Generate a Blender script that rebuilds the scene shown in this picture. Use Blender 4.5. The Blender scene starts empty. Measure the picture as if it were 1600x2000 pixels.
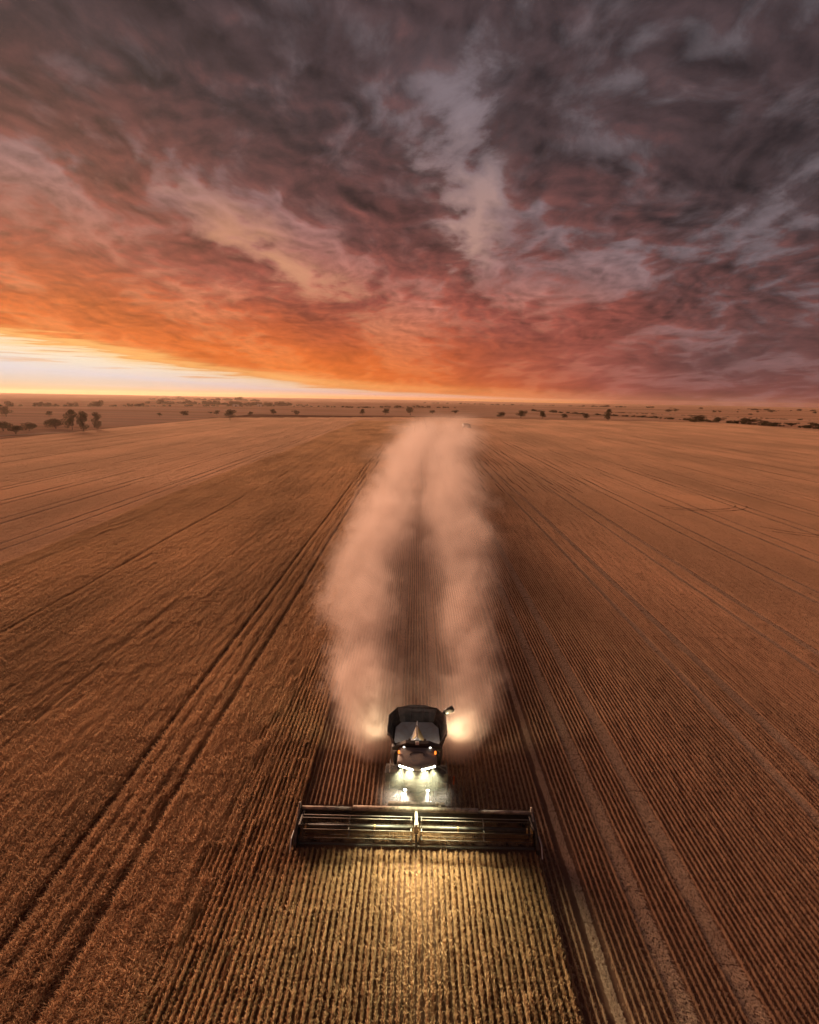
import bpy, bmesh, math, random
import numpy as np
from mathutils import Matrix, Vector
R = math.radians
random.seed(7); RNG = np.random.default_rng(7)
scene = bpy.context.scene
COL = scene.collection

# ---------------------------------------------------------------- camera
CAM_H, F_PX = 26.0, 1100.0                      # metres above the field; focal length for a 1600x2000 frame
PITCH, YAW, ROLL = R(11.425), R(-0.55), R(1.015)
fw = Vector((math.sin(YAW)*math.cos(PITCH), math.cos(YAW)*math.cos(PITCH), -math.sin(PITCH)))
rt = Vector((math.cos(YAW), -math.sin(YAW), 0.0)); dn = fw.cross(rt)
r2 = math.cos(ROLL)*rt - math.sin(ROLL)*dn; d2 = math.sin(ROLL)*rt + math.cos(ROLL)*dn
cam = bpy.data.cameras.new('camera'); cam_o = bpy.data.objects.new('camera', cam); COL.objects.link(cam_o)
cam.sensor_fit = 'VERTICAL'; cam.sensor_height = 24.0; cam.lens = F_PX/2000*24.0
cam.clip_start = 0.5; cam.clip_end = 80000
m = Matrix((r2, -d2, -fw)).transposed().to_4x4(); m.translation = (0, 0, CAM_H)
cam_o.matrix_world = m
scene.camera = cam_o
scene.render.resolution_x, scene.render.resolution_y = 819, 1024
scene.view_settings.view_transform = 'Standard'; scene.view_settings.look = 'None'
scene.view_settings.exposure = 0.5; scene.view_settings.gamma = 1.0
cy = scene.cycles
cy.use_denoising = True; cy.max_bounces = 5; cy.diffuse_bounces = 2; cy.glossy_bounces = 2
cy.transmission_bounces = 3; cy.volume_bounces = 2; cy.transparent_max_bounces = 8
cy.use_adaptive_sampling = True; cy.adaptive_threshold = 0.03
cy.caustics_reflective = cy.caustics_refractive = False

# ---------------------------------------------------------------- node helper
class G:
    """tiny expression helper over a node tree"""
    def __init__(self, nt): self.nt = nt; self.n = nt.nodes; self.l = nt.links
    def new(self, t, **kw):
        nd = self.n.new(t)
        for k, v in kw.items(): setattr(nd, k, v)
        return nd
    def put(self, sock, v):
        if isinstance(v, bpy.types.NodeSocket): self.l.new(v, sock)
        elif v is not None: sock.default_value = v
    def m(self, op, a, b=None, c=None, clamp=False):
        nd = self.new('ShaderNodeMath', operation=op, use_clamp=clamp)
        for i, v in enumerate((a, b, c)): self.put(nd.inputs[i], v)
        return nd.outputs[0]
    def add(self, a, b): return self.m('ADD', a, b)
    def sub(self, a, b): return self.m('SUBTRACT', a, b)
    def mul(self, a, b): return self.m('MULTIPLY', a, b)
    def div(self, a, b): return self.m('DIVIDE', a, b)
    def mx(self, a, b): return self.m('MAXIMUM', a, b)
    def mn(self, a, b): return self.m('MINIMUM', a, b)
    def pw(self, a, b): return self.m('POWER', a, b)
    def gauss(self, a, c, w):            # exp(-((a-c)/w)^2)
        t = self.div(self.sub(a, c), w); return self.m('EXPONENT', self.mul(self.mul(t, t), -1.0))
    def step(self, v, a, b, lo=0.0, hi=1.0):
        nd = self.new('ShaderNodeMapRange', interpolation_type='SMOOTHSTEP')
        self.put(nd.inputs[0], v); self.put(nd.inputs[1], a); self.put(nd.inputs[2], b); self.put(nd.inputs[3], lo); self.put(nd.inputs[4], hi)
        return nd.outputs[0]
    def xyz(self, v):
        nd = self.new('ShaderNodeSeparateXYZ'); self.l.new(v, nd.inputs[0]); return nd.outputs
    def vec(self, x, y, z=0.0):
        nd = self.new('ShaderNodeCombineXYZ')
        for i, v in enumerate((x, y, z)): self.put(nd.inputs[i], v)
        return nd.outputs[0]
    def vadd(self, a, b):
        nd = self.new('ShaderNodeVectorMath', operation='ADD'); self.put(nd.inputs[0], a); self.put(nd.inputs[1], b); return nd.outputs[0]
    def vmul(self, a, b):
        nd = self.new('ShaderNodeVectorMath', operation='MULTIPLY'); self.put(nd.inputs[0], a); self.put(nd.inputs[1], b); return nd.outputs[0]
    def noise(self, v, scale=1.0, detail=4.0, rough=0.5, dist=0.0, lac=2.0, col=False):
        nd = self.new('ShaderNodeTexNoise'); self.put(nd.inputs['Vector'], v)
        nd.inputs['Scale'].default_value = scale; nd.inputs['Detail'].default_value = detail
        nd.inputs['Roughness'].default_value = rough; nd.inputs['Distortion'].default_value = dist; nd.inputs['Lacunarity'].default_value = lac
        return nd.outputs[1] if col else nd.outputs[0]
    def ramp(self, f, stops):
        nd = self.new('ShaderNodeValToRGB'); self.put(nd.inputs[0], f); e = nd.color_ramp.elements
        while len(e) < len(stops): e.new(0.5)
        for k, (p, c) in enumerate(stops): e[k].position = p; e[k].color = (*c, 1)
        return nd.outputs[0]
    def mix(self, f, a, b):
        nd = self.new('ShaderNodeMix', data_type='RGBA', clamp_factor=True)
        self.put(nd.inputs[0], f)
        for s, v in ((nd.inputs[6], a), (nd.inputs[7], b)):
            self.put(s, (*v, 1) if isinstance(v, tuple) and len(v) == 3 else v)
        return nd.outputs[2]
    def scale(self, c, f):
        nd = self.new('ShaderNodeVectorMath', operation='SCALE'); self.put(nd.inputs[0], c); self.put(nd.inputs['Scale'], f); return nd.outputs[0]

def lin(r, g, b):
    """8-bit sRGB -> linear"""
    f = lambda c: (c/255/12.92) if c/255 <= 0.04045 else ((c/255+0.055)/1.055)**2.4
    return (f(r), f(g), f(b))

# ---------------------------------------------------------------- sky and sun
SKYOFF = (1.7, 8.2, 0.0)                         # which stretch of the endless cloud sheet hangs overhead
SUN_AZ, SUN_EL = R(-33), R(11.0)                 # azimuth from +Y, negative = left of the frame centre
world = bpy.data.worlds.new('World'); scene.world = world; world.use_nodes = True
nt = world.node_tree; nt.nodes.clear(); g = G(nt)
tc = g.new('ShaderNodeTexCoord')
D = tc.outputs['Generated']; dx, dy, dz = g.xyz(D)
z0 = g.mx(dz, 0.0)
EL = g.mul(g.m('ARCSINE', g.mn(z0, 1.0)), 57.29578)              # elevation, degrees
AZ = g.mul(g.m('ARCTAN2', dx, dy), 57.29578)                     # azimuth, degrees
inv = g.div(1.0, g.add(z0, 0.20))
px, py = g.mul(dx, inv), g.mul(dy, inv)                          # point on the cloud sheet
P = g.vec(px, py, 0.0)
# clear evening sky behind the clouds
sky = g.new('ShaderNodeTexSky', sky_type='NISHITA'); sky.sun_disc = False
sky.sun_elevation = SUN_EL; sky.sun_rotation = SUN_AZ; sky.dust_density = 4.0; sky.air_density = 1.5
nish = g.scale(sky.outputs[0], 0.012)
# cloud sheet: broad streets running away from the viewer, broken into soft billows
warp = g.scale(g.vadd(g.noise(g.vadd(P, (3.1, 1.7, 0.0)), 1.6, 3, 0.5, col=True), (-0.5, -0.5, -0.5)), 0.32)
P1 = g.vadd(g.vadd(P, warp), SKYOFF)
sx, sy_ = math.sin(SUN_AZ), math.cos(SUN_AZ)
def puff(v, sc):                                                 # soft rounded lumps with narrow seams
    t = g.m('MULTIPLY_ADD', g.noise(v, sc, 1.0, 0.5), 2.0, -1.0)
    return g.m('SQRT', g.add(g.mul(t, t), 0.012))
def cloud(Pv):
    a = g.noise(g.vmul(Pv, (1.0, 0.6, 1.0)), 2.1, 3, 0.5)
    w_ = g.vmul(Pv, (1.0, 0.8, 1.0))
    b = g.add(g.add(g.mul(puff(w_, 4.6), 0.46), g.mul(puff(w_, 9.5), 0.26)), g.mul(g.noise(w_, 13.0, 5, 0.62), 0.50))
    return g.add(g.mul(a, 0.60), g.mul(b, 0.46))
c0 = cloud(P1)
c1 = cloud(g.vadd(P1, (sx*0.035, sy_*0.035, 0.0)))
relief = g.mul(g.sub(c0, c1), g.step(EL, 1.0, 10.0, 0.25, 1.0))   # >0 faces the low sun
# the wedge of open sky ahead
wob = g.sub(g.noise(P1, 4.0, 6, 0.6), 0.5)
AZw = g.add(AZ, g.mul(wob, 13.0)); ELw = g.add(EL, g.mul(wob, 9.0))
wedge_w = g.step(ELw, 12.0, 22.0, 1.8, 3.4)
wedge = g.mul(g.gauss(AZw, g.step(EL, 12.0, 30.0, 5.0, 2.2), wedge_w), g.mul(g.step(ELw, 10.0, 15.0), g.step(ELw, 30.0, 22.0)))
wedge2 = g.mul(g.gauss(g.sub(AZw, g.mul(g.sub(EL, 12.0), -1.6)), -13.0, 3.0), g.mul(g.gauss(EL, 12.0, 4.0), 0.55))   # the golden chink to its left
open_ = g.mx(wedge, wedge2)
thick = g.step(g.add(g.sub(c0, g.mul(open_, 0.14)), g.step(EL, 18.0, 32.0, 0.0, 0.06)), 0.405, 0.50)
thick = g.add(g.mul(thick, g.step(EL, 1.5, 11.0, 0.45, 1.0)), g.step(EL, 1.5, 11.0, 0.42, 0.0))
wisp = g.step(g.noise(g.vmul(P1, (1.0, 0.7, 1.0)), 7.5, 5, 0.58), 0.50, 0.78)
thick = g.mul(thick, g.sub(1.0, g.mul(wisp, g.step(EL, 4.0, 16.0, 0.10, 0.60))))
# how strongly the sunset reaches a piece of cloud
low = g.m('EXPONENT', g.div(EL, -13.0))
side = g.add(g.step(AZ, 31.0, -14.0, 0.30, 0.92), g.step(AZ, -10.0, -40.0, 0.0, 0.10))
q = g.mul(low, side)
red = g.mul(g.gauss(AZ, 15.0, 9.0), g.gauss(EL, 7.0, 5.0))
q = g.add(q, g.mul(red, 0.10))
big = g.sub(g.noise(g.vmul(P1, (1.0, 0.6, 1)), 1.2, 2, 0.5), 0.5)
qd = g.m('ADD', q, g.mul(big, 0.26), clamp=True)
qd = g.m('ADD', qd, g.mul(relief, 0.5), clamp=True)
dark = g.ramp(qd, [(0.00, lin(60, 50, 53)), (0.12, lin(75, 58, 60)), (0.24, lin(108, 66, 63)), (0.40, lin(150, 77, 66)), (0.55, lin(184, 86, 54)), (0.72, lin(220, 104, 44)), (0.88, lin(232, 124, 52)), (1.0, lin(244, 176, 104))])
thin = g.ramp(q, [(0.00, lin(99, 92, 97)), (0.14, lin(118, 101, 105)), (0.26, lin(140, 102, 100)), (0.40, lin(176, 106, 90)), (0.56, lin(206, 116, 76)), (0.75, lin(230, 130, 66)), (1.0, lin(252, 205, 140))])
cl = g.mix(thick, thin, dark)
cl = g.scale(cl, g.mul(g.m('ADD', 1.0, g.mul(relief, 5.0)), g.step(c0, 0.43, 0.62, 1.12, 0.84)))
hole = g.m('MULTIPLY', wedge, g.mul(g.step(c0, 0.60, 0.42), 1.15), clamp=True)
cl = g.mix(g.mul(hole, 0.9), cl, g.mix(g.step(EL, 12.0, 26.0), lin(192, 148, 134), lin(142, 127, 134)))
gold = g.mul(wedge2, g.step(c0, 0.52, 0.42))
cl = g.mix(g.m('MULTIPLY', gold, 1.5, clamp=True), cl, lin(216, 152, 118))
# the strip of clear sky under the sheet, widest towards the sun
lay = g.noise(g.vec(g.mul(AZ, 0.055), g.mul(EL, 1.1), 0.0), 1.6, 6, 0.62)
edge = g.add(g.mul(g.gauss(AZ, 4.0, 9.0), 0.20), g.mul(g.gauss(AZ, -46.0, 29.0), 4.9)); reach = g.step(edge, 0.01, 0.14)
edge = g.add(edge, g.mul(g.sub(lay, 0.5), g.add(0.3, g.mul(edge, 0.9))))
clear = g.mul(g.step(g.sub(EL, edge), 0.16, -0.16), reach)
rel = g.div(EL, g.add(edge, 0.05))
sunny = g.gauss(AZ, -36.0, 36.0)
band = g.ramp(rel, [(0.0, lin(236, 190, 125)), (0.18, lin(228, 205, 178)), (0.45, lin(226, 216, 216)), (0.75, lin(244, 228, 204)), (1.0, lin(250, 205, 140))])
band = g.mix(sunny, lin(214, 124, 66), band)
streak = g.step(g.noise(g.vec(g.mul(AZ, 0.10), g.mul(EL, 2.6), 3.0), 1.3, 5, 0.55), 0.53, 0.66)
streak = g.mul(streak, g.step(rel, 0.35, 0.9))
band = g.mix(g.mul(streak, 0.75), band, lin(228, 150, 84))
fringe = g.gauss(g.sub(EL, edge), 0.35, 0.45)
cl = g.mix(g.mul(fringe, g.mul(sunny, 0.75)), cl, lin(252, 196, 118))
col = g.mix(clear, cl, band)
col = g.vadd(g.scale(nish, 0.10), g.scale(col, 0.97))
# below the horizon: dull earth so that the sheet's rim never shows black
col = g.mix(g.step(dz, -0.002, -0.03), col, lin(120, 76, 56))
bg = g.new('ShaderNodeBackground'); g.put(bg.inputs[0], col); bg.inputs[1].default_value = 0.70
out = g.new('ShaderNodeOutputWorld'); nt.links.new(bg.outputs[0], out.inputs[0])
world.cycles.sampling_method = 'MANUAL'; world.cycles.sample_map_resolution = 512

sun = bpy.data.lights.new('sun', 'SUN'); sun.energy = 4.5; sun.angle = R(20); sun.color = (1.0, 0.61, 0.40)
sun_o = bpy.data.objects.new('sun', sun); COL.objects.link(sun_o)
LAMP_EL = SUN_EL
sd = Vector((math.sin(SUN_AZ)*math.cos(LAMP_EL), math.cos(SUN_AZ)*math.cos(LAMP_EL), math.sin(LAMP_EL)))
sun_o.rotation_euler = sd.to_track_quat('Z', 'Y').to_euler()

# ---------------------------------------------------------------- helpers for objects
def link(o, parent=None):
    COL.objects.link(o)
    if parent is not None: o.parent = parent
    return o
def tag(o, label=None, cat=None, group=None, kind=None):
    for k, v in (('label', label), ('category', cat), ('group', group), ('kind', kind)):
        if v: o[k] = v
    return o
def mesh_obj(name, V, F, mat, parent=None, smooth=False):
    me = bpy.data.meshes.new(name); me.from_pydata([tuple(v) for v in V], [], [tuple(f) for f in F]); me.update()
    if mat: me.materials.append(mat)
    if smooth: me.shade_smooth()
    return link(bpy.data.objects.new(name, me), parent)
def empty(name, loc, rz=0.0):
    o = bpy.data.objects.new(name, None); o.location = loc; o.rotation_euler = (0, 0, rz); o.empty_display_size = 0.3
    return link(o)

def mat_new(name):
    mt = bpy.data.materials.new(name); mt.use_nodes = True; mt.node_tree.nodes.clear()
    g = G(mt.node_tree); return mt, g, g.new('ShaderNodeOutputMaterial')
def principled(g, out, color, rough=0.6, metal=0.0, spec=0.3, normal=None):
    b = g.new('ShaderNodeBsdfPrincipled'); g.put(b.inputs['Base Color'], (*color, 1) if isinstance(color, tuple) else color)
    g.put(b.inputs['Roughness'], rough); b.inputs['Metallic'].default_value = metal; b.inputs['Specular IOR Level'].default_value = spec
    if normal is not None: g.l.new(normal, b.inputs['Normal'])
    g.l.new(b.outputs[0], out.inputs['Surface']); return b

def straw_mat(name, c1, c2, transl=0.3, patch=(0.75, 1.2), pscale=0.05):
    """dry straw: per-stalk tint plus slow field-scale patches, part of the light coming through"""
    mt, g, out = mat_new(name)
    at = g.new('ShaderNodeAttribute', attribute_name='tint'); geo = g.new('ShaderNodeNewGeometry')
    p = g.vmul(geo.outputs['Position'], (1.0, 0.30, 0.0))
    n = g.noise(p, pscale, 5, 0.62)
    n2 = g.noise(g.vmul(geo.outputs['Position'], (1, 1, 0)), 0.45, 3, 0.6)
    c = g.mix(g.m('ADD', at.outputs['Fac'], g.mul(g.sub(n2, 0.5), 0.5), clamp=True), c1, c2)
    c = g.scale(c, g.step(n, 0.3, 0.7, *patch))
    d = g.new('ShaderNodeBsdfDiffuse'); t = g.new('ShaderNodeBsdfTranslucent'); mx = g.new('ShaderNodeMixShader')
    g.l.new(c, d.inputs[0]); g.l.new(c, t.inputs[0]); mx.inputs[0].default_value = transl
    g.l.new(d.outputs[0], mx.inputs[1]); g.l.new(t.outputs[0], mx.inputs[2]); g.l.new(mx.outputs[0], out.inputs[0])
    return mt

# ---------------------------------------------------------------- the ground
def ground_z(x, y):
    """flat where it is farmed, long low swells far off"""
    x = np.asarray(x, float); y = np.asarray(y, float); r = np.hypot(x, y)
    k = np.clip((r-1300)/5000, 0, 1); k = k*k*(3-2*k)
    w = np.sin(x/2300+0.7)*np.cos(y/1900+0.4)*9 + np.sin(x/900-y/1500+2.0)*4 - 6 + np.where(x < 0, 4.0, 0.0)*np.clip(-x/3000, 0, 1)
    return k*w
rings = np.concatenate([[0.0], np.geomspace(8, 9000, 82)]); na = 180
V, F = [(0, 0, 0)], []
for r in rings[1:]:
    a = np.linspace(0, 2*math.pi, na, endpoint=False); x, y = r*np.sin(a), r*np.cos(a); z = ground_z(x, y)
    V += list(zip(x, y, z))
for j in range(na): F.append((0, 1+(j+1) % na, 1+j))
for i in range(len(rings)-2):
    b = 1+i*na
    for j in range(na): F.append((b+j, b+(j+1) % na, b+na+(j+1) % na, b+na+j))
mt, g, out = mat_new('field_soil')
geo = g.new('ShaderNodeNewGeometry'); pos = geo.outputs['Position']; X, Y, Z = g.xyz(pos)
soil = g.mix(g.noise(g.vmul(pos, (1, 0.5, 1)), 0.9, 6, 0.65), (0.16, 0.080, 0.052), (0.28, 0.150, 0.100))
far = g.noise(g.vec(g.mul(X, 0.0009), g.mul(Y, 0.0026)), 1.0, 3, 0.55)
farm = g.ramp(far, [(0.30, (0.54, 0.29, 0.18)), (0.42, (0.68, 0.40, 0.255)), (0.50, (0.80, 0.51, 0.34)), (0.58, (0.64, 0.37, 0.23)), (0.70, (0.46, 0.27, 0.19))])
farm = g.scale(farm, g.step(g.noise(g.vec(g.mul(X, 0.004), g.mul(Y, 0.03)), 1.0, 4, 0.6), 0.25, 0.75, 0.8, 1.15))
rr = g.m('SQRT', g.add(g.mul(X, X), g.mul(Y, Y)))
wobY = g.add(Y, g.mul(X, -0.02))
infield = g.mul(g.mul(g.step(X, -236, -226), g.step(X, 436, 426)), g.step(wobY, 815, 800))
c = g.mix(infield, farm, soil)
df = g.new('ShaderNodeBsdfDiffuse'); g.l.new(c, df.inputs[0]); df.inputs[1].default_value = 0.6; g.l.new(df.outputs[0], out.inputs[0])
ground = mesh_obj('ground', V, F, mt); tag(ground, kind='structure')

# ---------------------------------------------------------------- crop and stubble, as instanced stalks
def stalks(L, n, wid, h, hv, w, head, lean, flat=0, flat_n=0, rows=1, seed=0):
    """one stretch of a drill row: n standing stalks (base, neck, ear, tip) and flat_n straws lying between the rows"""
    r = np.random.default_rng(seed); V = []; F = []; T = []
    def blade(p0, p1, p2, p3, side, ws, t):
        b = len(V)
        for p, wd in zip((p0, p1, p2), ws): V.append(p-side*wd/2); V.append(p+side*wd/2)
        V.append(p3); F.extend([(b, b+1, b+3, b+2), (b+2, b+3, b+5, b+4), (b+4, b+5, b+6)]); T.extend([t]*7)
    for i in range(n):
        x = r.normal(0, wid) + (r.integers(rows)*0.305 if rows > 1 else 0); y = r.uniform(-L/2, L/2); hh = h*(1+r.normal(0, hv)); a = r.uniform(0, 2*math.pi)
        ln = np.array([math.cos(a), math.sin(a), 0])*r.gamma(2, lean/2); s = r.uniform(0, math.pi); side = np.array([math.cos(s), math.sin(s), 0])
        p0 = np.array([x, y, 0.0]); t = r.beta(2, 2)
        p1 = p0+ln*hh*0.4+np.array([0, 0, hh*0.62]); p2 = p0+ln*hh*0.85+np.array([0, 0, hh*0.86]); p3 = p0+ln*hh*1.35+np.array([0, 0, hh*(0.98-0.1*r.random())])
        blade(p0, p1, p2, p3, side, (w, w*1.1, head), t)
    for i in range(flat_n):
        x = r.uniform(-flat, flat); y = r.uniform(-L/2, L/2); a = r.normal(math.pi/2, 0.9); l = r.uniform(0.08, 0.22); d = np.array([math.cos(a), math.sin(a), r.normal(0, 0.12)])*l
        p0 = np.array([x, y, r.uniform(0.02, 0.06)]); side = np.array([-math.sin(a), math.cos(a), 0])
        blade(p0, p0+d*0.5, p0+d*0.8, p0+d, side, (w*1.2, w*1.3, w), r.beta(2, 2))
    me = bpy.data.meshes.new('stalks'); me.from_pydata([tuple(v) for v in V], [], F)
    at = me.attributes.new('tint', 'FLOAT', 'POINT'); at.data.foreach_set('value', np.array(T, np.float32))
    return me

def scatter(name, label, cat, mat, variants, pts, scl, flip=True, seed=1):
    """one object whose points each carry an instance of one of the given stretches"""
    r = np.random.default_rng(seed); n = len(pts)
    src = bpy.data.collections.new(name+'_stretches')
    for k, me in enumerate(variants):
        me.materials.clear(); me.materials.append(mat); so = bpy.data.objects.new('%s_stretch_%02d' % (name, k), me); src.objects.link(so)
    me = bpy.data.meshes.new(name); me.vertices.add(n); me.vertices.foreach_set('co', np.asarray(pts, np.float32).ravel())
    a = me.attributes.new('pick', 'INT', 'POINT'); a.data.foreach_set('value', r.integers(0, len(variants), n).astype(np.int32))
    a = me.attributes.new('turn', 'FLOAT_VECTOR', 'POINT'); t = np.zeros((n, 3), np.float32); t[:, 2] = (r.integers(0, 2, n)*math.pi if flip else r.uniform(0, 6.28, n)); a.data.foreach_set('vector', t.ravel())
    a = me.attributes.new('size', 'FLOAT_VECTOR', 'POINT'); a.data.foreach_set('vector', np.asarray(scl, np.float32).ravel())
    me.materials.append(mat)
    o = link(bpy.data.objects.new(name, me))
    ng = bpy.data.node_groups.new(name+'_scatter', 'GeometryNodeTree')
    ng.interface.new_socket('Geometry', in_out='INPUT', socket_type='NodeSocketGeometry'); ng.interface.new_socket('Geometry', in_out='OUTPUT', socket_type='NodeSocketGeometry')
    N = ng.nodes; gi = N.new('NodeGroupInput'); go = N.new('NodeGroupOutput'); ip = N.new('GeometryNodeInstanceOnPoints'); ci = N.new('GeometryNodeCollectionInfo')
    ci.inputs['Collection'].default_value = src; ci.inputs['Separate Children'].default_value = True; ci.inputs['Reset Children'].default_value = True
    ip.inputs['Pick Instance'].default_value = True
    for nm, ty, sk in (('pick', 'INT', 'Instance Index'), ('turn', 'FLOAT_VECTOR', 'Rotation'), ('size', 'FLOAT_VECTOR', 'Scale')):
        na_ = N.new('GeometryNodeInputNamedAttribute'); na_.data_type = ty; na_.inputs['Name'].default_value = nm
        if sk == 'Rotation':
            e = N.new('FunctionNodeEulerToRotation'); ng.links.new(na_.outputs['Attribute'], e.inputs[0]); ng.links.new(e.outputs[0], ip.inputs[sk])
        else: ng.links.new(na_.outputs['Attribute'], ip.inputs[sk])
    ng.links.new(gi.outputs[0], ip.inputs['Points']); ng.links.new(ci.outputs[0], ip.inputs['Instance']); ng.links.new(ip.outputs[0], go.inputs[0])
    md = o.modifiers.new('scatter', 'NODES'); md.node_group = ng
    return tag(o, label, cat, kind='stuff')

ROW, HC = 0.305, 0.45                                  # drill spacing; x of the harvester's centre line
CUT_Y, CROP_L, CROP_R, CROP_EDGE, CROP_END, FIELD_END = 28.9, -6.75, 7.45, -63.0, 640.0, 800.0
TRAM = [(-19.2, 0.155), (-15.4, 0.155), (-44.3, 0.155)]
FAINT = np.array([-18.0, -16.6, -58.0, -30.0])
LANES = [9.2] + [HC+13.2+14*k+s for k in range(0, 45) for s in (-1.55, 1.55)] + [-70-14*k+s for k in range(0, 45) for s in (-1.55, 1.55)]
OWN = [HC-1.55, HC+1.55]
LANES_A = np.array(LANES); TRAM_A = np.array([t[0] for t in TRAM]); TRAM_W = np.array([t[1] for t in TRAM])
def in_view(x, y, pad=12.0):
    q0 = x*fw.x + y*fw.y - CAM_H*fw.z; q1 = np.abs(x*r2.x + y*r2.y - CAM_H*r2.z)
    return (q0 > 5) & (q1 < q0*800/F_PX + pad)
def is_crop(x, y):
    wav = 1.2*np.sin(y/37.0)
    return ((x > CROP_L) & (x < CROP_R) & (y < CUT_Y)) | ((x > CROP_EDGE+wav) & (x < CROP_L) & (y < CROP_END))
def rows(lod):
    y0, y1, seg, step = lod
    half = 0.78*y1+40; i = np.arange(-int(half/ROW), int(half/ROW), step)
    xs = HC+(i+0.5*step)*ROW; ys = np.arange(y0+seg/2, y1, seg)
    Xg, Yg = np.meshgrid(xs, ys); Xg = Xg.ravel(); Yg = Yg.ravel(); k = in_view(Xg, Yg)
    k &= (Xg > -228) & (Xg < 425) & (Yg < 660+np.clip(Xg+220, 0, 240)*0.62)
    return Xg[k], Yg[k]
LOD = [(12, 56, 2.0, 1), (56, 160, 4.0, 1), (160, FIELD_END, 16.0, 2)]
straw_crop = straw_mat('ripe_crop_straw', (0.46, 0.26, 0.145), (0.80, 0.53, 0.31), 0.40, (0.74, 1.15), 0.06)
straw_stub = straw_mat('stubble_straw', (0.59, 0.365, 0.235), (0.85, 0.59, 0.41), 0.38, (0.80, 1.12), 0.03)
straw_lane = straw_mat('crushed_straw', (0.66, 0.43, 0.29), (0.84, 0.60, 0.44), 0.2, (0.85, 1.1))
crop_v = [[stalks(2, 460, 0.030, 0.46, 0.12, 0.010, 0.024, 0.10, seed=k) for k in range(8)],
          [stalks(4, 380, 0.034, 0.46, 0.13, 0.022, 0.042, 0.12, seed=20+k) for k in range(6)],
          [stalks(16, 700, 0.10, 0.50, 0.15, 0.05, 0.11, 0.25, rows=2, seed=40+k) for k in range(5)]]
dense_v = [[stalks(2, 560, 0.085, 0.50, 0.16, 0.010, 0.026, 0.28, seed=21+k) for k in range(8)],
          [stalks(4, 460, 0.090, 0.50, 0.16, 0.022, 0.046, 0.28, seed=220+k) for k in range(6)], crop_v[2]]
CROP_LABEL = {(0, 0): 'ripe crop in clear drill rows, lamp-lit in front of the header', (0, 1): 'dense ripe crop filling the lower left foreground', (1, 0): 'narrow band of crop rows bordering the dust plume on its left',
              (1, 1): 'dense ripe crop left of the dust, crossed by dark wheel tracks', (2, 0): 'far thin crop rows along the left foot of the dust trail', (2, 1): 'distant dark brown block of uncut crop left of the dust'}
stub_v = [[stalks(2, 330, 0.022, 0.17, 0.22, 0.011, 0.014, 0.12, 0.13, 46, seed=60+k) for k in range(8)],
          [stalks(4, 330, 0.024, 0.17, 0.22, 0.022, 0.028, 0.12, 0.14, 70, seed=80+k) for k in range(6)],
          [stalks(16, 640, 0.05, 0.17, 0.22, 0.06, 0.07, 0.14, 0.3, 520, rows=2, seed=100+k) for k in range(5)]]
lane_v = [[stalks(2, 0, 0, 0, 0, 0.016, 0.014, 0, 0.42, 900, seed=120+k) for k in range(5)],
          [stalks(4, 0, 0, 0, 0, 0.035, 0.035, 0, 0.42, 850, seed=130+k) for k in range(5)],
          [stalks(16, 0, 0, 0, 0, 0.10, 0.10, 0, 0.46, 900, seed=140+k) for k in range(4)]]
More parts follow.
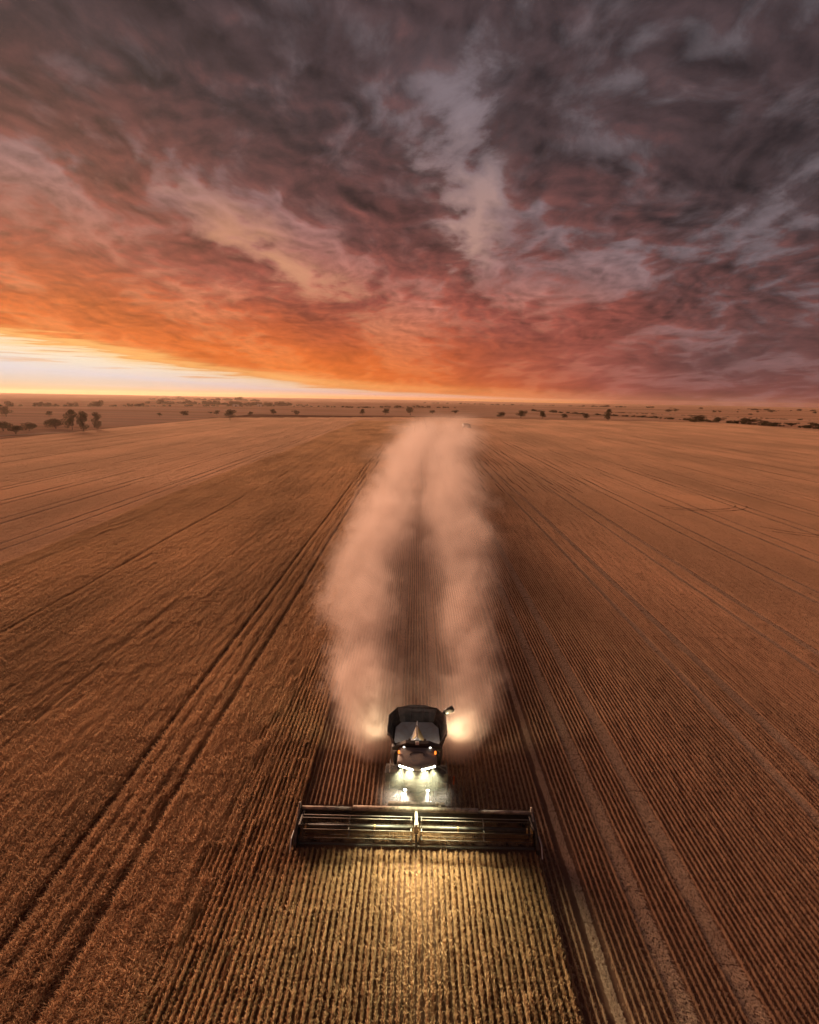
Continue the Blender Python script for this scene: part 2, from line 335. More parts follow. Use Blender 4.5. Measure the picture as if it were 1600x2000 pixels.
for L_, lod in enumerate(LOD):
    r = np.random.default_rng(200+L_); x, y = rows(lod); c = is_crop(x, y)
    part = ('near', 'middle', 'far')[L_]
    # standing crop, with the tramlines left open
    dt = np.abs(x[:, None]-TRAM_A[None, :])-TRAM_W[None, :]; k = c & ((dt.min(1) > 0) if L_ < 2 else True)
    xx = x[k]; yy = y[k]; n = len(xx)
    hgt = 1.0 + 0.16*np.sin(xx/5.1+1.3)*np.sin(yy/9.0) + r.normal(0, 0.07, n)
    hgt = hgt*np.where(np.abs(xx[:, None]-FAINT[None, :]).min(1) < 0.155, 0.62, 1.0)*np.where((np.abs(xx[:, None]-TRAM_A[None, :]).min(1) < 0.31), 0.30, 1.0)
    lane = xx > CROP_L-3.0-2.5*r.random(n)
    for sel, vs, tl in ((lane, crop_v[L_], 0), (~lane, dense_v[L_], 1)):
      if sel.sum() == 0: continue
      scatter('standing_crop', CROP_LABEL[L_, tl] if (L_, tl) in CROP_LABEL else {0: 'ripe standing cereal rows closest to the camera, around the harvester', 1: 'ripe standing crop left of the dust plume, crossed by dark wheel tracks', 2: 'distant dark brown block of uncut crop left of the dust'}[L_], 'crop', straw_crop, vs,
            np.c_[xx+r.normal(0, 0.012, n), yy, np.zeros(n)][sel], np.c_[r.uniform(0.85, 1.25, n), np.ones(n), hgt][sel], seed=300+L_+5*tl)
    # stubble, with the harvester's wheel lanes pressed flat
    dl = np.abs(x[:, None]-LANES_A[None, :]).min(1)
    own = (np.abs(x[:, None]-np.array(OWN)[None, :]).min(1) < 0.30) & (y > CUT_Y)
    k = ~c & (dl > 0.42) & ~own & ~((y > CUT_Y-1) & (y < CUT_Y+2.2) & (np.abs(x-HC) < 7.3))
    xx = x[k]; yy = y[k]; n = len(xx)
    scatter('stubble', {0: 'short cut stubble rows in the lower right foreground', 1: 'stubble rows either side of the dust plume in the middle distance', 2: 'far stubble reaching to the line of lone trees'}[L_], 'stubble', straw_stub, stub_v[L_],
            np.c_[xx+r.normal(0, 0.012, n), yy, np.zeros(n)], np.c_[r.uniform(0.8, 1.3, n), np.ones(n), r.uniform(0.8, 1.25, n)], seed=310+L_)
    ys = np.arange(lod[0]+lod[2]/2, lod[1], lod[2]); Xg, Yg = np.meshgrid(np.array(LANES+OWN), ys); Xg = Xg.ravel(); Yg = Yg.ravel()
    isown = np.isin(Xg, OWN); k = in_view(Xg, Yg) & (Xg > -226) & (Xg < 420) & (Yg < 650+np.clip(Xg+220, 0, 240)*0.6) & ~is_crop(Xg, Yg) & ~(isown & (Yg < CUT_Y+5)); xx = Xg[k]; yy = Yg[k]; n = len(xx)
    wl = np.where(np.abs(xx-9.2) < 0.01, 0.5, np.where(np.isin(xx, OWN), 0.7, 1.15))
    scatter('crushed_straw', {0: 'pale flattened straw in wheel lanes nearest the camera on the right', 1: 'pale straw lanes running through the mid-distance stubble', 2: 'faint straw lanes through the far stubble'}[L_], 'straw', straw_lane, lane_v[L_],
            np.c_[xx+r.normal(0, 0.02, n), yy, np.full(n, 0.01)], np.c_[wl*r.uniform(0.9, 1.1, n), np.ones(n), np.full(n, 1.3)], seed=320+L_)

# ---------------------------------------------------------------- mesh builder for machines
class MB:
    def __init__(self): self.V = []; self.F = []
    def _add(self, V, F):
        b = len(self.V); self.V += [tuple(v) for v in V]; self.F += [tuple(b+i for i in f) for f in F]; return self
    def box(self, c, s, rot=None):
        x, y, z = s[0]/2, s[1]/2, s[2]/2
        P = [Vector((a*x, b*y, d*z)) for d in (-1, 1) for a, b in ((-1, -1), (1, -1), (1, 1), (-1, 1))]
        if rot is not None: P = [rot @ p for p in P]
        c = Vector(c)
        return self._add([p+c for p in P], [(3, 2, 1, 0), (4, 5, 6, 7), (0, 1, 5, 4), (1, 2, 6, 5), (2, 3, 7, 6), (3, 0, 4, 7)])
    def tube(self, path, r, n=10, cap=True):
        path = [Vector(p) for p in path]; rs = r if isinstance(r, (list, tuple)) else [r]*len(path); V = []; F = []
        for i, p in enumerate(path):
            d = (path[min(i+1, len(path)-1)]-path[max(i-1, 0)]).normalized()
            u = d.cross(Vector((0, 0, 1)) if abs(d.z) < 0.9 else Vector((0, 1, 0))).normalized(); w = d.cross(u)
            V += [p+(u*math.cos(2*math.pi*k/n)+w*math.sin(2*math.pi*k/n))*rs[i] for k in range(n)]
        for i in range(len(path)-1):
            for k in range(n): F.append((i*n+k, i*n+(k+1) % n, (i+1)*n+(k+1) % n, (i+1)*n+k))
        if cap: F += [tuple(reversed(range(n))), tuple(range((len(path)-1)*n, len(path)*n))]
        return self._add(V, F)
    def loft(self, sections, closed=True, cap=True):
        n = len(sections[0]); V = [p for s in sections for p in s]; F = []
        for i in range(len(sections)-1):
            for k in range(n if closed else n-1): F.append((i*n+k, i*n+(k+1) % n, (i+1)*n+(k+1) % n, (i+1)*n+k))
        if cap and closed: F += [tuple(reversed(range(n))), tuple(range((len(sections)-1)*n, len(sections)*n))]
        return self._add(V, F)
    def slab(self, pts, t):
        """a flat polygon given thickness along its normal"""
        pts = [Vector(p) for p in pts]; nrm = (pts[1]-pts[0]).cross(pts[2]-pts[0]).normalized()*t
        return self.loft([pts, [p+nrm for p in pts]])
    def lathe_x(self, prof, c, n=32):
        """profile of (x offset, radius) spun about the x axis through c"""
        V = []; F = []; k = len(prof)
        for i in range(n):
            a = 2*math.pi*i/n
            V += [(c[0]+x, c[1]+r*math.cos(a), c[2]+r*math.sin(a)) for x, r in prof]
        for i in range(n):
            for j in range(k-1): F.append((i*k+j, i*k+j+1, ((i+1) % n)*k+j+1, ((i+1) % n)*k+j))
        return self._add(V, F)
    def build(self, name, mat, parent=None, bevel=0.0, smooth=False):
        o = mesh_obj(name, self.V, self.F, mat, parent)
        bm = bmesh.new(); bm.from_mesh(o.data); bmesh.ops.recalc_face_normals(bm, faces=bm.faces); bm.to_mesh(o.data); bm.free()
        if smooth: o.data.shade_smooth()
        if bevel:
            md = o.modifiers.new('edge', 'BEVEL'); md.width = bevel; md.segments = 2; md.limit_method = 'ANGLE'; md.angle_limit = R(35)
        return o

def paint(name, color, rough=0.4, metal=0.0, dust=0.35, spec=0.5, dustcol=(0.50, 0.36, 0.25)):
    """machine surface with field dust settled mostly on what faces up"""
    mt, g, out = mat_new(name); geo = g.new('ShaderNodeNewGeometry'); tcn = g.new('ShaderNodeTexCoord')
    up = g.xyz(geo.outputs['Normal'])[2]; n = g.noise(tcn.outputs['Object'], 2.5, 6, 0.65)
    f = g.m('MULTIPLY', g.add(g.mul(g.mx(up, 0.0), 0.7), 0.3), g.mul(g.step(n, 0.3, 0.7), dust*2.0), clamp=True)
    c = g.mix(f, color, dustcol); principled(g, out, c, g.add(rough, g.mul(f, 0.4)), metal, spec)
    return mt
def emit(name, color, s):
    mt, g, out = mat_new(name); e = g.new('ShaderNodeEmission'); e.inputs[0].default_value = (*color, 1); e.inputs[1].default_value = s
    g.l.new(e.outputs[0], out.inputs[0]); return mt
M = {}
M['body'] = paint('dark_body_paint', (0.022, 0.021, 0.020), 0.35, dust=0.22)
M['black'] = paint('black_plastic', (0.012, 0.012, 0.012), 0.5, dust=0.15)
M['roof'] = paint('grey_roof_paint', (0.20, 0.18, 0.17), 0.4, dust=0.30)
M['steel'] = paint('worn_steel', (0.26, 0.25, 0.24), 0.6, 0.5, dust=0.3)
M['galv'] = paint('tank_sheet', (0.62, 0.60, 0.58), 0.5, 0.1, dust=0.25)
M['yellow'] = paint('yellow_paint', (0.42, 0.27, 0.09), 0.45, dust=0.35)
M['white'] = paint('white_paint', (0.75, 0.72, 0.68), 0.4, dust=0.1)
M['dusty'] = paint('dust_caked_beam', (0.16, 0.13, 0.10), 0.7, dust=0.9, dustcol=(0.62, 0.50, 0.38))
M['rubber'] = paint('tyre_rubber', (0.016, 0.015, 0.014), 0.85, dust=0.45, spec=0.2)
M['reelblack'] = paint('reel_black', (0.012, 0.012, 0.011), 0.5, dust=0.10)
M['orange'] = paint('orange_reflector', (0.70, 0.13, 0.02), 0.3, dust=0.05)
M['tine'] = paint('reel_tine_plastic', (0.03, 0.028, 0.025), 0.5, dust=0.3)
M['seat'] = paint('cab_trim', (0.05, 0.045, 0.042), 0.8, dust=0.05)
M['lamp'] = emit('work_lamp_lens', (1.0, 0.95, 0.82), 28.0)
M['lamp_small'] = emit('small_lamp_lens', (1.0, 0.92, 0.78), 5.0)
M['beacon'] = emit('beacon_lens', (1.0, 0.22, 0.03), 1.6)
mt, g, out = mat_new('cab_glass')
b = g.new('ShaderNodeBsdfPrincipled'); b.inputs['Base Color'].default_value = (0.75, 0.76, 0.74, 1); b.inputs['Transmission Weight'].default_value = 1.0
b.inputs['IOR'].default_value = 1.45; b.inputs['Roughness'].default_value = 0.04
tr = g.new('ShaderNodeBsdfDiffuse'); tr.inputs[0].default_value = (0.45, 0.36, 0.28, 1); mxs = g.new('ShaderNodeMixShader')
tcn = g.new('ShaderNodeTexCoord'); g.l.new(g.step(g.noise(tcn.outputs['Object'], 1.7, 5, 0.6), 0.35, 0.75, 0.22, 0.42), mxs.inputs[0])
g.l.new(b.outputs[0], mxs.inputs[1]); g.l.new(tr.outputs[0], mxs.inputs[2]); g.l.new(mxs.outputs[0], out.inputs[0]); M['glass'] = mt

# ---------------------------------------------------------------- the combine harvester
HY = 32.7                                              # y of its front axle; it drives towards the camera (-y)
cmb = empty('combine_harvester', (HC, HY, 0))
tag(cmb, 'dark combine harvester with wide header and blazing work lights cutting the crop', 'combine harvester')
def wheel(x, y, r, w, name):
    s = 1 if x > 0 else -1
    t = MB().lathe_x([(-w/2, r*0.58), (-w/2, r*0.80), (-w*0.46, r*0.92), (-w*0.30, r*0.965), (w*0.30, r*0.965), (w*0.46, r*0.92), (w/2, r*0.80), (w/2, r*0.58)], (x, y, r), 40)
    for i in range(22):
        for sd_ in (-1, 1):
            a = 2*math.pi*(i+0.5*(sd_ > 0))/22; rot = Matrix.Rotation(-a, 3, 'X') @ Matrix.Rotation(sd_*0.6, 3, 'Z')
            t.box((x+sd_*w*0.24, y+r*0.965*math.sin(a), r+r*0.965*math.cos(a)), (w*0.52, 0.07, 0.09), rot)
    o = t.build('tyre', M['rubber'], cmb)
    MB().lathe_x([(-w*0.30, 0.02), (-w*0.30, r*0.40), (-w*0.46, r*0.56), (w*0.46, r*0.56), (w*0.30, r*0.40), (w*0.30, 0.02)], (x, y, r), 32).build('rim', M['yellow'], o, smooth=False)
for x in (-1.62, 1.62): wheel(x, 0.0, 1.05, 0.82, 'tyre')
for x in (-1.45, 1.45): wheel(x, 3.9, 0.78, 0.60, 'tyre')
MB().box((0, 1.9, 1.55), (1.7, 5.2, 0.9)).box((0, 0, 1.05), (2.4, 0.42, 0.42)).box((0, 3.9, 0.8), (2.3, 0.3, 0.3)).build('chassis', M['body'], cmb, 0.04)
for s in (-1, 1):                                      # side shields, bellied outwards
    secs = []
    for y, zt, xo in ((0.55, 3.25, 1.52), (1.2, 3.32, 1.68), (2.6, 3.34, 1.72), (4.0, 3.2, 1.66), (4.7, 2.9, 1.5)):
        zb = 1.75 if y < 1.3 else (1.45 if y < 3 else 1.75)
        secs.append([(s*(xo-0.22), y, zt), (s*xo, y, zt-0.25), (s*(xo+0.03), y, (zt+zb)/2), (s*(xo-0.05), y, zb), (s*(xo-0.30), y, zb)])
    MB().loft(secs).build('side_shield', M['body'], cmb, 0.03, smooth=False)
    MB().box((s*1.735, 2.4, 2.55), (0.02, 2.6, 0.06)).build('shield_stripe', M['steel'], cmb)
secs = [[(-1.35, y, zb), (-1.4, y, (zt+zb)/2), (-1.05, y, zt), (1.05, y, zt), (1.4, y, (zt+zb)/2), (1.35, y, zb)] for y, zb, zt in ((3.75, 1.6, 3.75), (4.8, 1.5, 3.6), (5.6, 1.45, 3.0), (5.95, 1.5, 2.3))]
MB().loft(secs).build('rear_hood', M['body'], cmb, 0.05)
MB().box((0, 4.25, 3.78), (2.0, 0.8, 0.10)).build('engine_grille', M['black'], cmb, 0.02)
MB().box((0, 6.05, 1.35), (2.2, 0.5, 0.7)).build('straw_spreader', M['black'], cmb, 0.05)
# grain tank: flared extension panels round an open hopper
TB = [(-1.50, 0.62), (1.50, 0.62), (1.58, 1.9), (1.42, 3.55), (-1.42, 3.55), (-1.58, 1.9)]      # foot of the panels, z = 3.3
TT = [(-1.52, 0.30), (1.52, 0.30), (1.98, 1.15), (1.96, 2.9), (1.40, 3.85), (-1.40, 3.85), (-1.96, 2.9), (-1.98, 1.15)]
ZT = [4.02, 4.02, 4.24, 4.36, 4.40, 4.40, 4.36, 4.24]
foot = [(-1.40, 0.62), (1.40, 0.62), (1.56, 1.2), (1.52, 2.8), (1.10, 3.5), (-1.10, 3.5), (-1.52, 2.8), (-1.56, 1.2)]
for i in range(8):
    j = (i+1) % 8
    if i == 0: continue
    a, b_, c_, d_ = (*foot[i], 3.25), (*foot[j], 3.25), (*TT[j], ZT[j]), (*TT[i], ZT[i])
    p = [d_, c_, b_, a]
    if i == 4: p = [d_, (0.45, 3.93, 4.62), (-0.45, 3.93, 4.62), c_, b_, a]
    if i == 4:
        o = MB().slab([(*foot[4], 3.25), (*foot[5], 3.25), (-1.40, 3.85, 4.40), (-0.5, 3.9, 4.60), (0.5, 3.9, 4.60), (1.40, 3.85, 4.40)], 0.04).build('tank_panel', M['body'], cmb, 0.008)
        MB().slab([(-0.85, 3.52, 3.45), (0.85, 3.52, 3.45), (0.85, 3.68, 4.15), (-0.85, 3.68, 4.15)], -0.02).build('mesh_screen', M['black'], o)
        for x in (-0.42, 0.42): MB().tube([(x, 3.44, 3.4), (x, 3.70, 4.35)], 0.025, 6).build('stiffener', M['body'], o)
    else:
        o = MB().slab([a, b_, c_, d_], 0.04).build('tank_panel', M['body'], cmb, 0.008)
        for t in (0.35, 0.7):
            q0 = Vector(a).lerp(Vector(d_), t); q1 = Vector(b_).lerp(Vector(c_), t); MB().tube([q0, q1], 0.028, 6).build('stiffener', M['body'], o)
MB().tube([(*TT[k % 8], ZT[k % 8]) for k in range(1, 9)], 0.035, 6).build('tank_rim', M['black'], cmb)
floor_ = MB()
for i in range(8):
    j = (i+1) % 8; floor_.slab([(foot[i][0]*0.98, foot[i][1]*0.98+0.04, 3.50), (foot[j][0]*0.98, foot[j][1]*0.98+0.04, 3.50), (foot[j][0]*0.35, 2.0+(foot[j][1]-2.0)*0.35, 3.15), (foot[i][0]*0.35, 2.0+(foot[i][1]-2.0)*0.35, 3.15)], 0.02)
floor_.box((0, 2.0, 3.13), (1.2, 1.4, 0.04)); floor_.build('tank_floor', M['galv'], cmb)
tent = MB().loft([[(-0.75, 0.85, 3.30), (-0.03, 0.85, 3.98), (0.03, 0.85, 3.98), (0.75, 0.85, 3.30)], [(-0.20, 2.55, 3.15), (-0.02, 2.45, 3.98), (0.02, 2.45, 3.98), (0.20, 2.55, 3.15)]])
o = tent.build('bubble_auger_cover', M['galv'], cmb, 0.02)
MB().slab([(0.06, 0.95, 4.0), (0.66, 0.95, 3.43), (0.21, 2.45, 3.20), (0.05, 2.35, 3.97)], 0.025).build('cover_plate', M['yellow'], o)
MB().slab([(-0.30, 1.0, 3.76), (-0.05, 1.0, 4.0), (-0.04, 2.35, 3.97), (-0.12, 2.40, 3.60)], 0.025).build('cover_plate', M['yellow'], o)
MB().tube([(0, 2.42, 3.95), (0, 2.50, 4.22)], [0.10, 0.03], 8).build('auger_tip', M['galv'], o)
# black visor across the front of the tank
visor = [[(-1.62, y, z0_), (-1.62, y, z0_+0.24), (-1.1, y, z0_+0.38), (-0.75, y, z0_+0.52), (0.75, y, z0_+0.52), (1.1, y, z0_+0.38), (1.62, y, z0_+0.24), (1.62, y, z0_)] for y, z0_ in ((0.10, 3.55), (0.42, 3.60))]
v_o = MB().loft(visor).build('tank_visor', M['black'], cmb, 0.03)
MB().box((0, 0.06, 4.14), (0.24, 0.14, 0.20)).build('camera_box', M['white'], cmb, 0.02)
for s in (-1, 1):
    lb = MB().tube([(s*0.85, 0.0, 3.86), (s*0.85, 0.12, 3.88)], 0.08, 12).build('work_light', M['black'], cmb)
    MB().tube([(s*0.85, -0.02, 3.86), (s*0.85, -0.005, 3.86)], 0.066, 12).build('lens', M['lamp_small'], lb)
    MB().slab([(s*1.46, 0.30, 3.25), (s*1.66, 1.15, 3.3), (s*1.98, 1.15, 4.22), (s*1.52, 0.28, 4.0)], 0.03).build('tank_corner', M['body'], cmb, 0.008)
MB().box((0, 0.45, 2.7), (2.6, 0.5, 1.7)).build('tank_front_wall', M['body'], cmb, 0.04)
# cab
def arc(y0, xh, bul, z, n=9):                           # bowed front edge of the cab at one height
    return [(xh*(2*k/(n-1)-1), y0-bul*(1-(2*k/(n-1)-1)**2), z) for k in range(n)]
ws = MB(); out_s = [arc(-0.95, 0.70, 0.34, 1.62), arc(-1.12, 0.82, 0.42, 2.1), arc(-1.20, 0.90, 0.46, 2.75), arc(-1.20, 0.93, 0.44, 3.45)]
ws.loft([s_+[(x, y+0.02, z) for x, y, z in reversed(s_)] for s_ in out_s]); ws.build('windshield', M['glass'], cmb, smooth=True)
for s in (-1, 1):
    MB().slab([(s*0.72, -0.92, 1.62), (s*0.95, 0.15, 1.62), (s*1.0, 0.15, 3.45), (s*0.95, -1.18, 3.45)], 0.02).build('side_window', M['glass'], cmb)
    MB().tube([(s*0.71, -0.93, 1.6), (s*0.83, -1.11, 2.1), (s*0.92, -1.19, 2.75), (s*0.95, -1.19, 3.47)], 0.045, 8).build('cab_pillar', M['black'], cmb)
    MB().tube([(s*0.95, 0.15, 1.6), (s*1.0, 0.15, 3.47)], 0.06, 8).build('cab_pillar', M['black'], cmb)
    MB().tube([(s*0.90, -0.35, 2.2), (s*0.98, -0.35, 2.6)], 0.02, 6).build('door_handle', M['steel'], cmb)
MB().loft([arc(-0.93, 0.72, 0.34, 1.30)+[(0.95, 0.15, 1.30), (-0.95, 0.15, 1.30)], arc(-0.95, 0.73, 0.36, 1.62)+[(0.97, 0.15, 1.62), (-0.97, 0.15, 1.62)]]).build('cab_base', M['body'], cmb, 0.02)
seat = MB().box((0, -0.30, 1.95), (0.55, 0.55, 0.18)).box((0, 0.0, 2.35), (0.52, 0.14, 0.75)).box((0, -0.3, 1.75), (0.35, 0.35, 0.3)); seat.build('operator_seat', M['seat'], cmb, 0.05)
MB().tube([(0, -0.95, 1.65), (0, -0.80, 2.25)], 0.05, 8).tube([(0.2*math.cos(a), -0.80-0.09*math.sin(a), 2.27+0.16*math.sin(a)) for a in np.linspace(0, 2*math.pi, 17)], 0.018, 6).build('steering_column', M['black'], cmb)
MB().box((0.55, -0.45, 2.25), (0.22, 0.05, 0.3)).build('monitor', M['black'], cmb, 0.01)
MB().box((0, 0.20, 2.5), (1.9, 0.06, 1.9)).build('cab_rear_wall', M['seat'], cmb)
roofs = [arc(-1.30, 1.20, 0.50, 3.47, 13)+[(1.18, 0.10, 3.47), (-1.18, 0.10, 3.47)], arc(-1.34, 1.26, 0.52, 3.60, 13)+[(1.24, 0.14, 3.60), (-1.24, 0.14, 3.60)],
         arc(-1.26, 1.22, 0.50, 3.74, 13)+[(1.18, 0.10, 3.76), (-1.18, 0.10, 3.76)], arc(-1.0, 0.98, 0.44, 3.83, 13)+[(0.95, 0.0, 3.86), (-0.95, 0.0, 3.86)]]
rf = MB().loft(roofs).build('cab_roof', M['roof'], cmb, 0.03, smooth=True)
MB().tube([(0.45*math.cos(a), -0.72+0.26*math.sin(a), 3.875) for a in np.linspace(R(-20), R(200), 15)], 0.022, 6).build('roof_seam', M['black'], rf)
for s in (-1, 1):
    hs = MB().loft([[(s*0.22, -1.87, 3.50), (s*1.14, -1.46, 3.50), (s*1.14, -1.40, 3.70), (s*0.22, -1.81, 3.70)], [(s*0.22, -1.78, 3.50), (s*1.14, -1.37, 3.50), (s*1.14, -1.33, 3.70), (s*0.22, -1.74, 3.70)]])
    hs.build('light_bar', M['black'], cmb, 0.015)
    for k in range(5):
        t = k/4; x = s*(0.32+0.74*t); y = -1.845+0.41*((abs(x)-0.22)/0.92); z = 3.60
        dv = Vector((s*0.22, -0.95, -0.28)).normalized(); p = Vector((x, y-0.01, z))
        h = MB().tube([p+dv*-0.06, p+dv*0.03], 0.080, 14).build('work_light', M['black'], cmb)
        MB().tube([p+dv*0.035, p+dv*0.05], 0.068, 14).build('lens', M['lamp'], h)
    p = Vector((s*0.72, -1.10, 1.66)); dv = Vector((s*0.05, -0.9, -0.4)).normalized()                 # lamps low on the cab corners
    h = MB().tube([p+dv*-0.1, p+dv*0.05], 0.10, 14).box(p+Vector((0, 0.15, -0.05)), (0.1, 0.3, 0.06)).build('work_light', M['black'], cmb)
    MB().tube([p+dv*0.055, p+dv*0.07], 0.085, 14).build('lens', M['lamp'], h)
    p = Vector((s*1.95, 2.2, 3.35)); dv = Vector((s*0.55, 0.78, -0.25)).normalized()                  # lamps on the flanks, shining back
    h = MB().tube([p+dv*-0.1, p+dv*0.05], 0.10, 14).box(p-Vector((s*0.12, 0.05, 0)), (0.26, 0.06, 0.06)).build('work_light', M['black'], cmb)
    MB().tube([p+dv*0.055, p+dv*0.07], 0.085, 14).build('lens', M['lamp'], h)
    bc = MB().tube([(s*1.16, -0.55, 3.70), (s*1.16, -0.55, 3.80)], 0.07, 12).build('beacon', M['black'], cmb)
    MB().tube([(s*1.16, -0.55, 3.80), (s*1.16, -0.55, 3.98), (s*1.16, -0.55, 4.0)], [0.065, 0.06, 0.02], 12).build('lens', M['beacon'], bc)
    MB().tube([(s*1.15, -1.25, 3.5), (s*1.75, -1.45, 3.35), (s*1.80, -1.45, 2.9)], 0.03, 8).build('mirror_arm', M['black'], cmb)
    mr = MB().box((s*1.82, -1.46, 2.75), (0.30, 0.08, 0.62)).build('mirror', M['black'], cmb, 0.03)
    MB().box((s*1.82, -1.41, 2.75), (0.24, 0.01, 0.54)).build('mirror_glass', M['steel'], mr)
# platform, ladder and rails on the door side
MB().box((1.45, -0.35, 1.58), (0.95, 1.3, 0.07)).build('platform', M['black'], cmb, 0.01)
MB().box((-1.35, -0.35, 1.58), (0.75, 1.3, 0.07)).build('platform', M['black'], cmb, 0.01)
for s, x0 in ((1, 1.92), (-1, 1.72)):
    MB().tube([(s*x0, -0.98, 1.6), (s*x0, -0.98, 2.75), (s*x0, 0.25, 2.75), (s*x0, 0.25, 1.6)], 0.028, 8).build('handrail', M['steel'], cmb)
    MB().tube([(s*x0, -0.98, 2.2), (s*x0, 0.25, 2.2)], 0.022, 8).build('handrail', M['steel'], cmb)
for x in (1.30, 1.88): MB().tube([(x, -1.05, 2.5), (x, -1.02, 1.6), (x, -1.22, 0.55)], 0.028, 8).build('ladder_rail', M['steel'], cmb)
for z in (0.62, 0.90, 1.18, 1.46): MB().box((1.59, -1.20+(z-0.55)*0.17, z), (0.60, 0.16, 0.03)).build('ladder_step', M['steel'], cmb)
mk = MB().tube([(2.05, 0.1, 1.7), (2.35, 0.0, 1.75), (2.42, 0.0, 1.3)], 0.025, 6).build('marker_bracket', M['black'], cmb)
MB().box((2.44, -0.03, 1.55), (0.10, 0.04, 0.62)).build('reflector', M['orange'], mk)
for s in (-1, 1):
    MB().loft([[(s*1.22, y, z), (s*2.02, y, z), (s*2.02, y, z+0.05), (s*1.22, y, z+0.05)] for y, z in ((-0.75, 1.95), (-0.35, 2.18), (0.35, 2.22), (0.85, 2.0))]).build('mudguard', M['black'], cmb, 0.01)
# unloading auger folded back along the flank, spout out past the tank corner
ua = MB().tube([(1.45, 1.4, 2.9), (1.50, 3.0, 3.3), (1.70, 3.55, 3.85), (2.0, 3.8, 4.10)], 0.19, 14).build('unloading_auger', M['body'], cmb, smooth=True)
MB().tube([(1.95, 3.78, 4.08), (2.2, 3.9, 4.2), (2.55, 4.05, 4.30)], [0.20, 0.235, 0.225], 14).build('spout', M['black'], ua, smooth=True)
# feeder house
MB().loft([[(-0.78, y, zb), (0.78, y, zb), (0.78, y, zt), (-0.78, y, zt)] for y, zb, zt in ((-0.2, 1.0, 1.75), (-1.3, 0.75, 1.5), (-2.75, 0.35, 1.15))]).build('feeder_house', M['body'], cmb, 0.03)
MB().tube([(-0.9, -1.6, 1.2), (-0.95, -2.5, 0.9)], 0.06, 8).build('lift_ram', M['steel'], cmb); MB().tube([(0.9, -1.6, 1.2), (0.95, -2.5, 0.9)], 0.06, 8).build('lift_ram', M['steel'], cmb)

# ---- the header
HW = 7.05
hd = MB().loft([[(x, -2.78, 0.30), (x, -2.62, 0.30), (x, -2.62, 1.35), (x, -2.78, 1.35)] for x in (-HW, HW)]).build('header', M['black'], cmb, 0.01)
mid = 3.85
o = MB().tube([(-mid, -2.72, 1.50), (mid-0.1, -2.72, 1.50)], 0.155, 14).build('top_beam', M['dusty'], hd, smooth=True)
for s in (-1, 1): MB().tube([(s*mid, -2.70, 1.44), (s*(HW-0.1), -2.70, 1.44)], 0.105, 12).build('top_beam', M['dusty'], hd, smooth=True)
MB().box((0.02, -2.32, 1.56), (3.5, 0.22, 0.20)).build('adapter_beam', M['dusty'], hd, 0.03)
MB().box((1.25, -2.50, 1.72), (0.20, 0.18, 0.26)).box((1.42, -2.62, 1.66), (0.18, 0.12, 0.10)).build('hose_bracket', M['dusty'], hd, 0.03)
MB().slab([(-HW+0.1, -4.0, 0.22), (-0.85, -4.0, 0.22), (-0.85, -2.85, 0.52), (-HW+0.1, -2.85, 0.52)], 0.03).build('draper_belt', M['rubber'], hd)
MB().slab([(0.85, -4.0, 0.22), (HW-0.1, -4.0, 0.22), (HW-0.1, -2.85, 0.52), (0.85, -2.85, 0.52)], 0.03).build('draper_belt', M['rubber'], hd)
MB().slab([(-0.85, -4.0, 0.22), (0.85, -4.0, 0.22), (0.85, -2.85, 0.45), (-0.85, -2.85, 0.45)], 0.03).build('centre_belt', M['rubber'], hd)
kb = MB().box((0, -4.08, 0.18), (2*HW-0.1, 0.12, 0.06))
for k in range(int(2*HW/0.1)): kb.loft([[(-HW+0.05+k*0.1-0.02, -4.13, 0.16), (-HW+0.05+k*0.1+0.02, -4.13, 0.16), (-HW+0.05+k*0.1, -4.13, 0.20)], [(-HW+0.05+k*0.1-0.004, -4.27, 0.17), (-HW+0.05+k*0.1+0.004, -4.27, 0.17), (-HW+0.05+k*0.1, -4.27, 0.18)]])
kb.build('cutter_bar', M['steel'], hd)
RC, RR = (-3.88, 1.18), 0.60                            # reel axis (y, z) and radius
for s in (-1, 1):
    xa, xb = (s*0.22, s*(HW-0.32)) if s > 0 else (s*(HW-0.32), s*0.22)
    MB().tube([(xa, *RC), (xb, *RC)], 0.135, 16).build('reel_tube', M['reelblack'], hd, smooth=True)
    for k in range(2):
        x = s*((2.45, HW-0.55)[k]); MB().tube([(x-0.05, *RC), (x+0.05, *RC)], 0.150, 14).build('reel_band', M['yellow'], hd)
    for x in (s*0.30, s*3.95, s*(HW-0.42)):
        sp = MB()
        for k in range(6):
            a = R(35)+k*math.pi/3; sp.box((x, RC[0]+0.5*RR*math.cos(a), RC[1]+0.5*RR*math.sin(a)), (0.04, RR, 0.06), Matrix.Rotation(a, 3, 'X'))
        sp.build('reel_spider', M['steel'] if abs(x) < 5 else M['black'], hd)
    for k in range(6):
        a = R(35)+k*math.pi/3; by, bz = RC[0]+RR*math.cos(a), RC[1]+RR*math.sin(a)
        MB().tube([(xa+0.02, by, bz), (xb-0.02, by, bz)], 0.026, 8).build('reel_bat', M['steel'] if k == 0 else M['tine'], hd, smooth=True)  # upper rear bat paler than the rest: its lamp-lit look put into the colour
        tn = MB(); x = xa+0.06
        while x < xb-0.05:
            tn.tube([(x, by, bz), (x, by+0.02, bz-0.14), (x, by+0.06, bz-0.28)], [0.013, 0.010, 0.006], 4, cap=False); x += 0.115
        tag(tn.build('reel_tines', M['tine'], hd), kind='stuff')
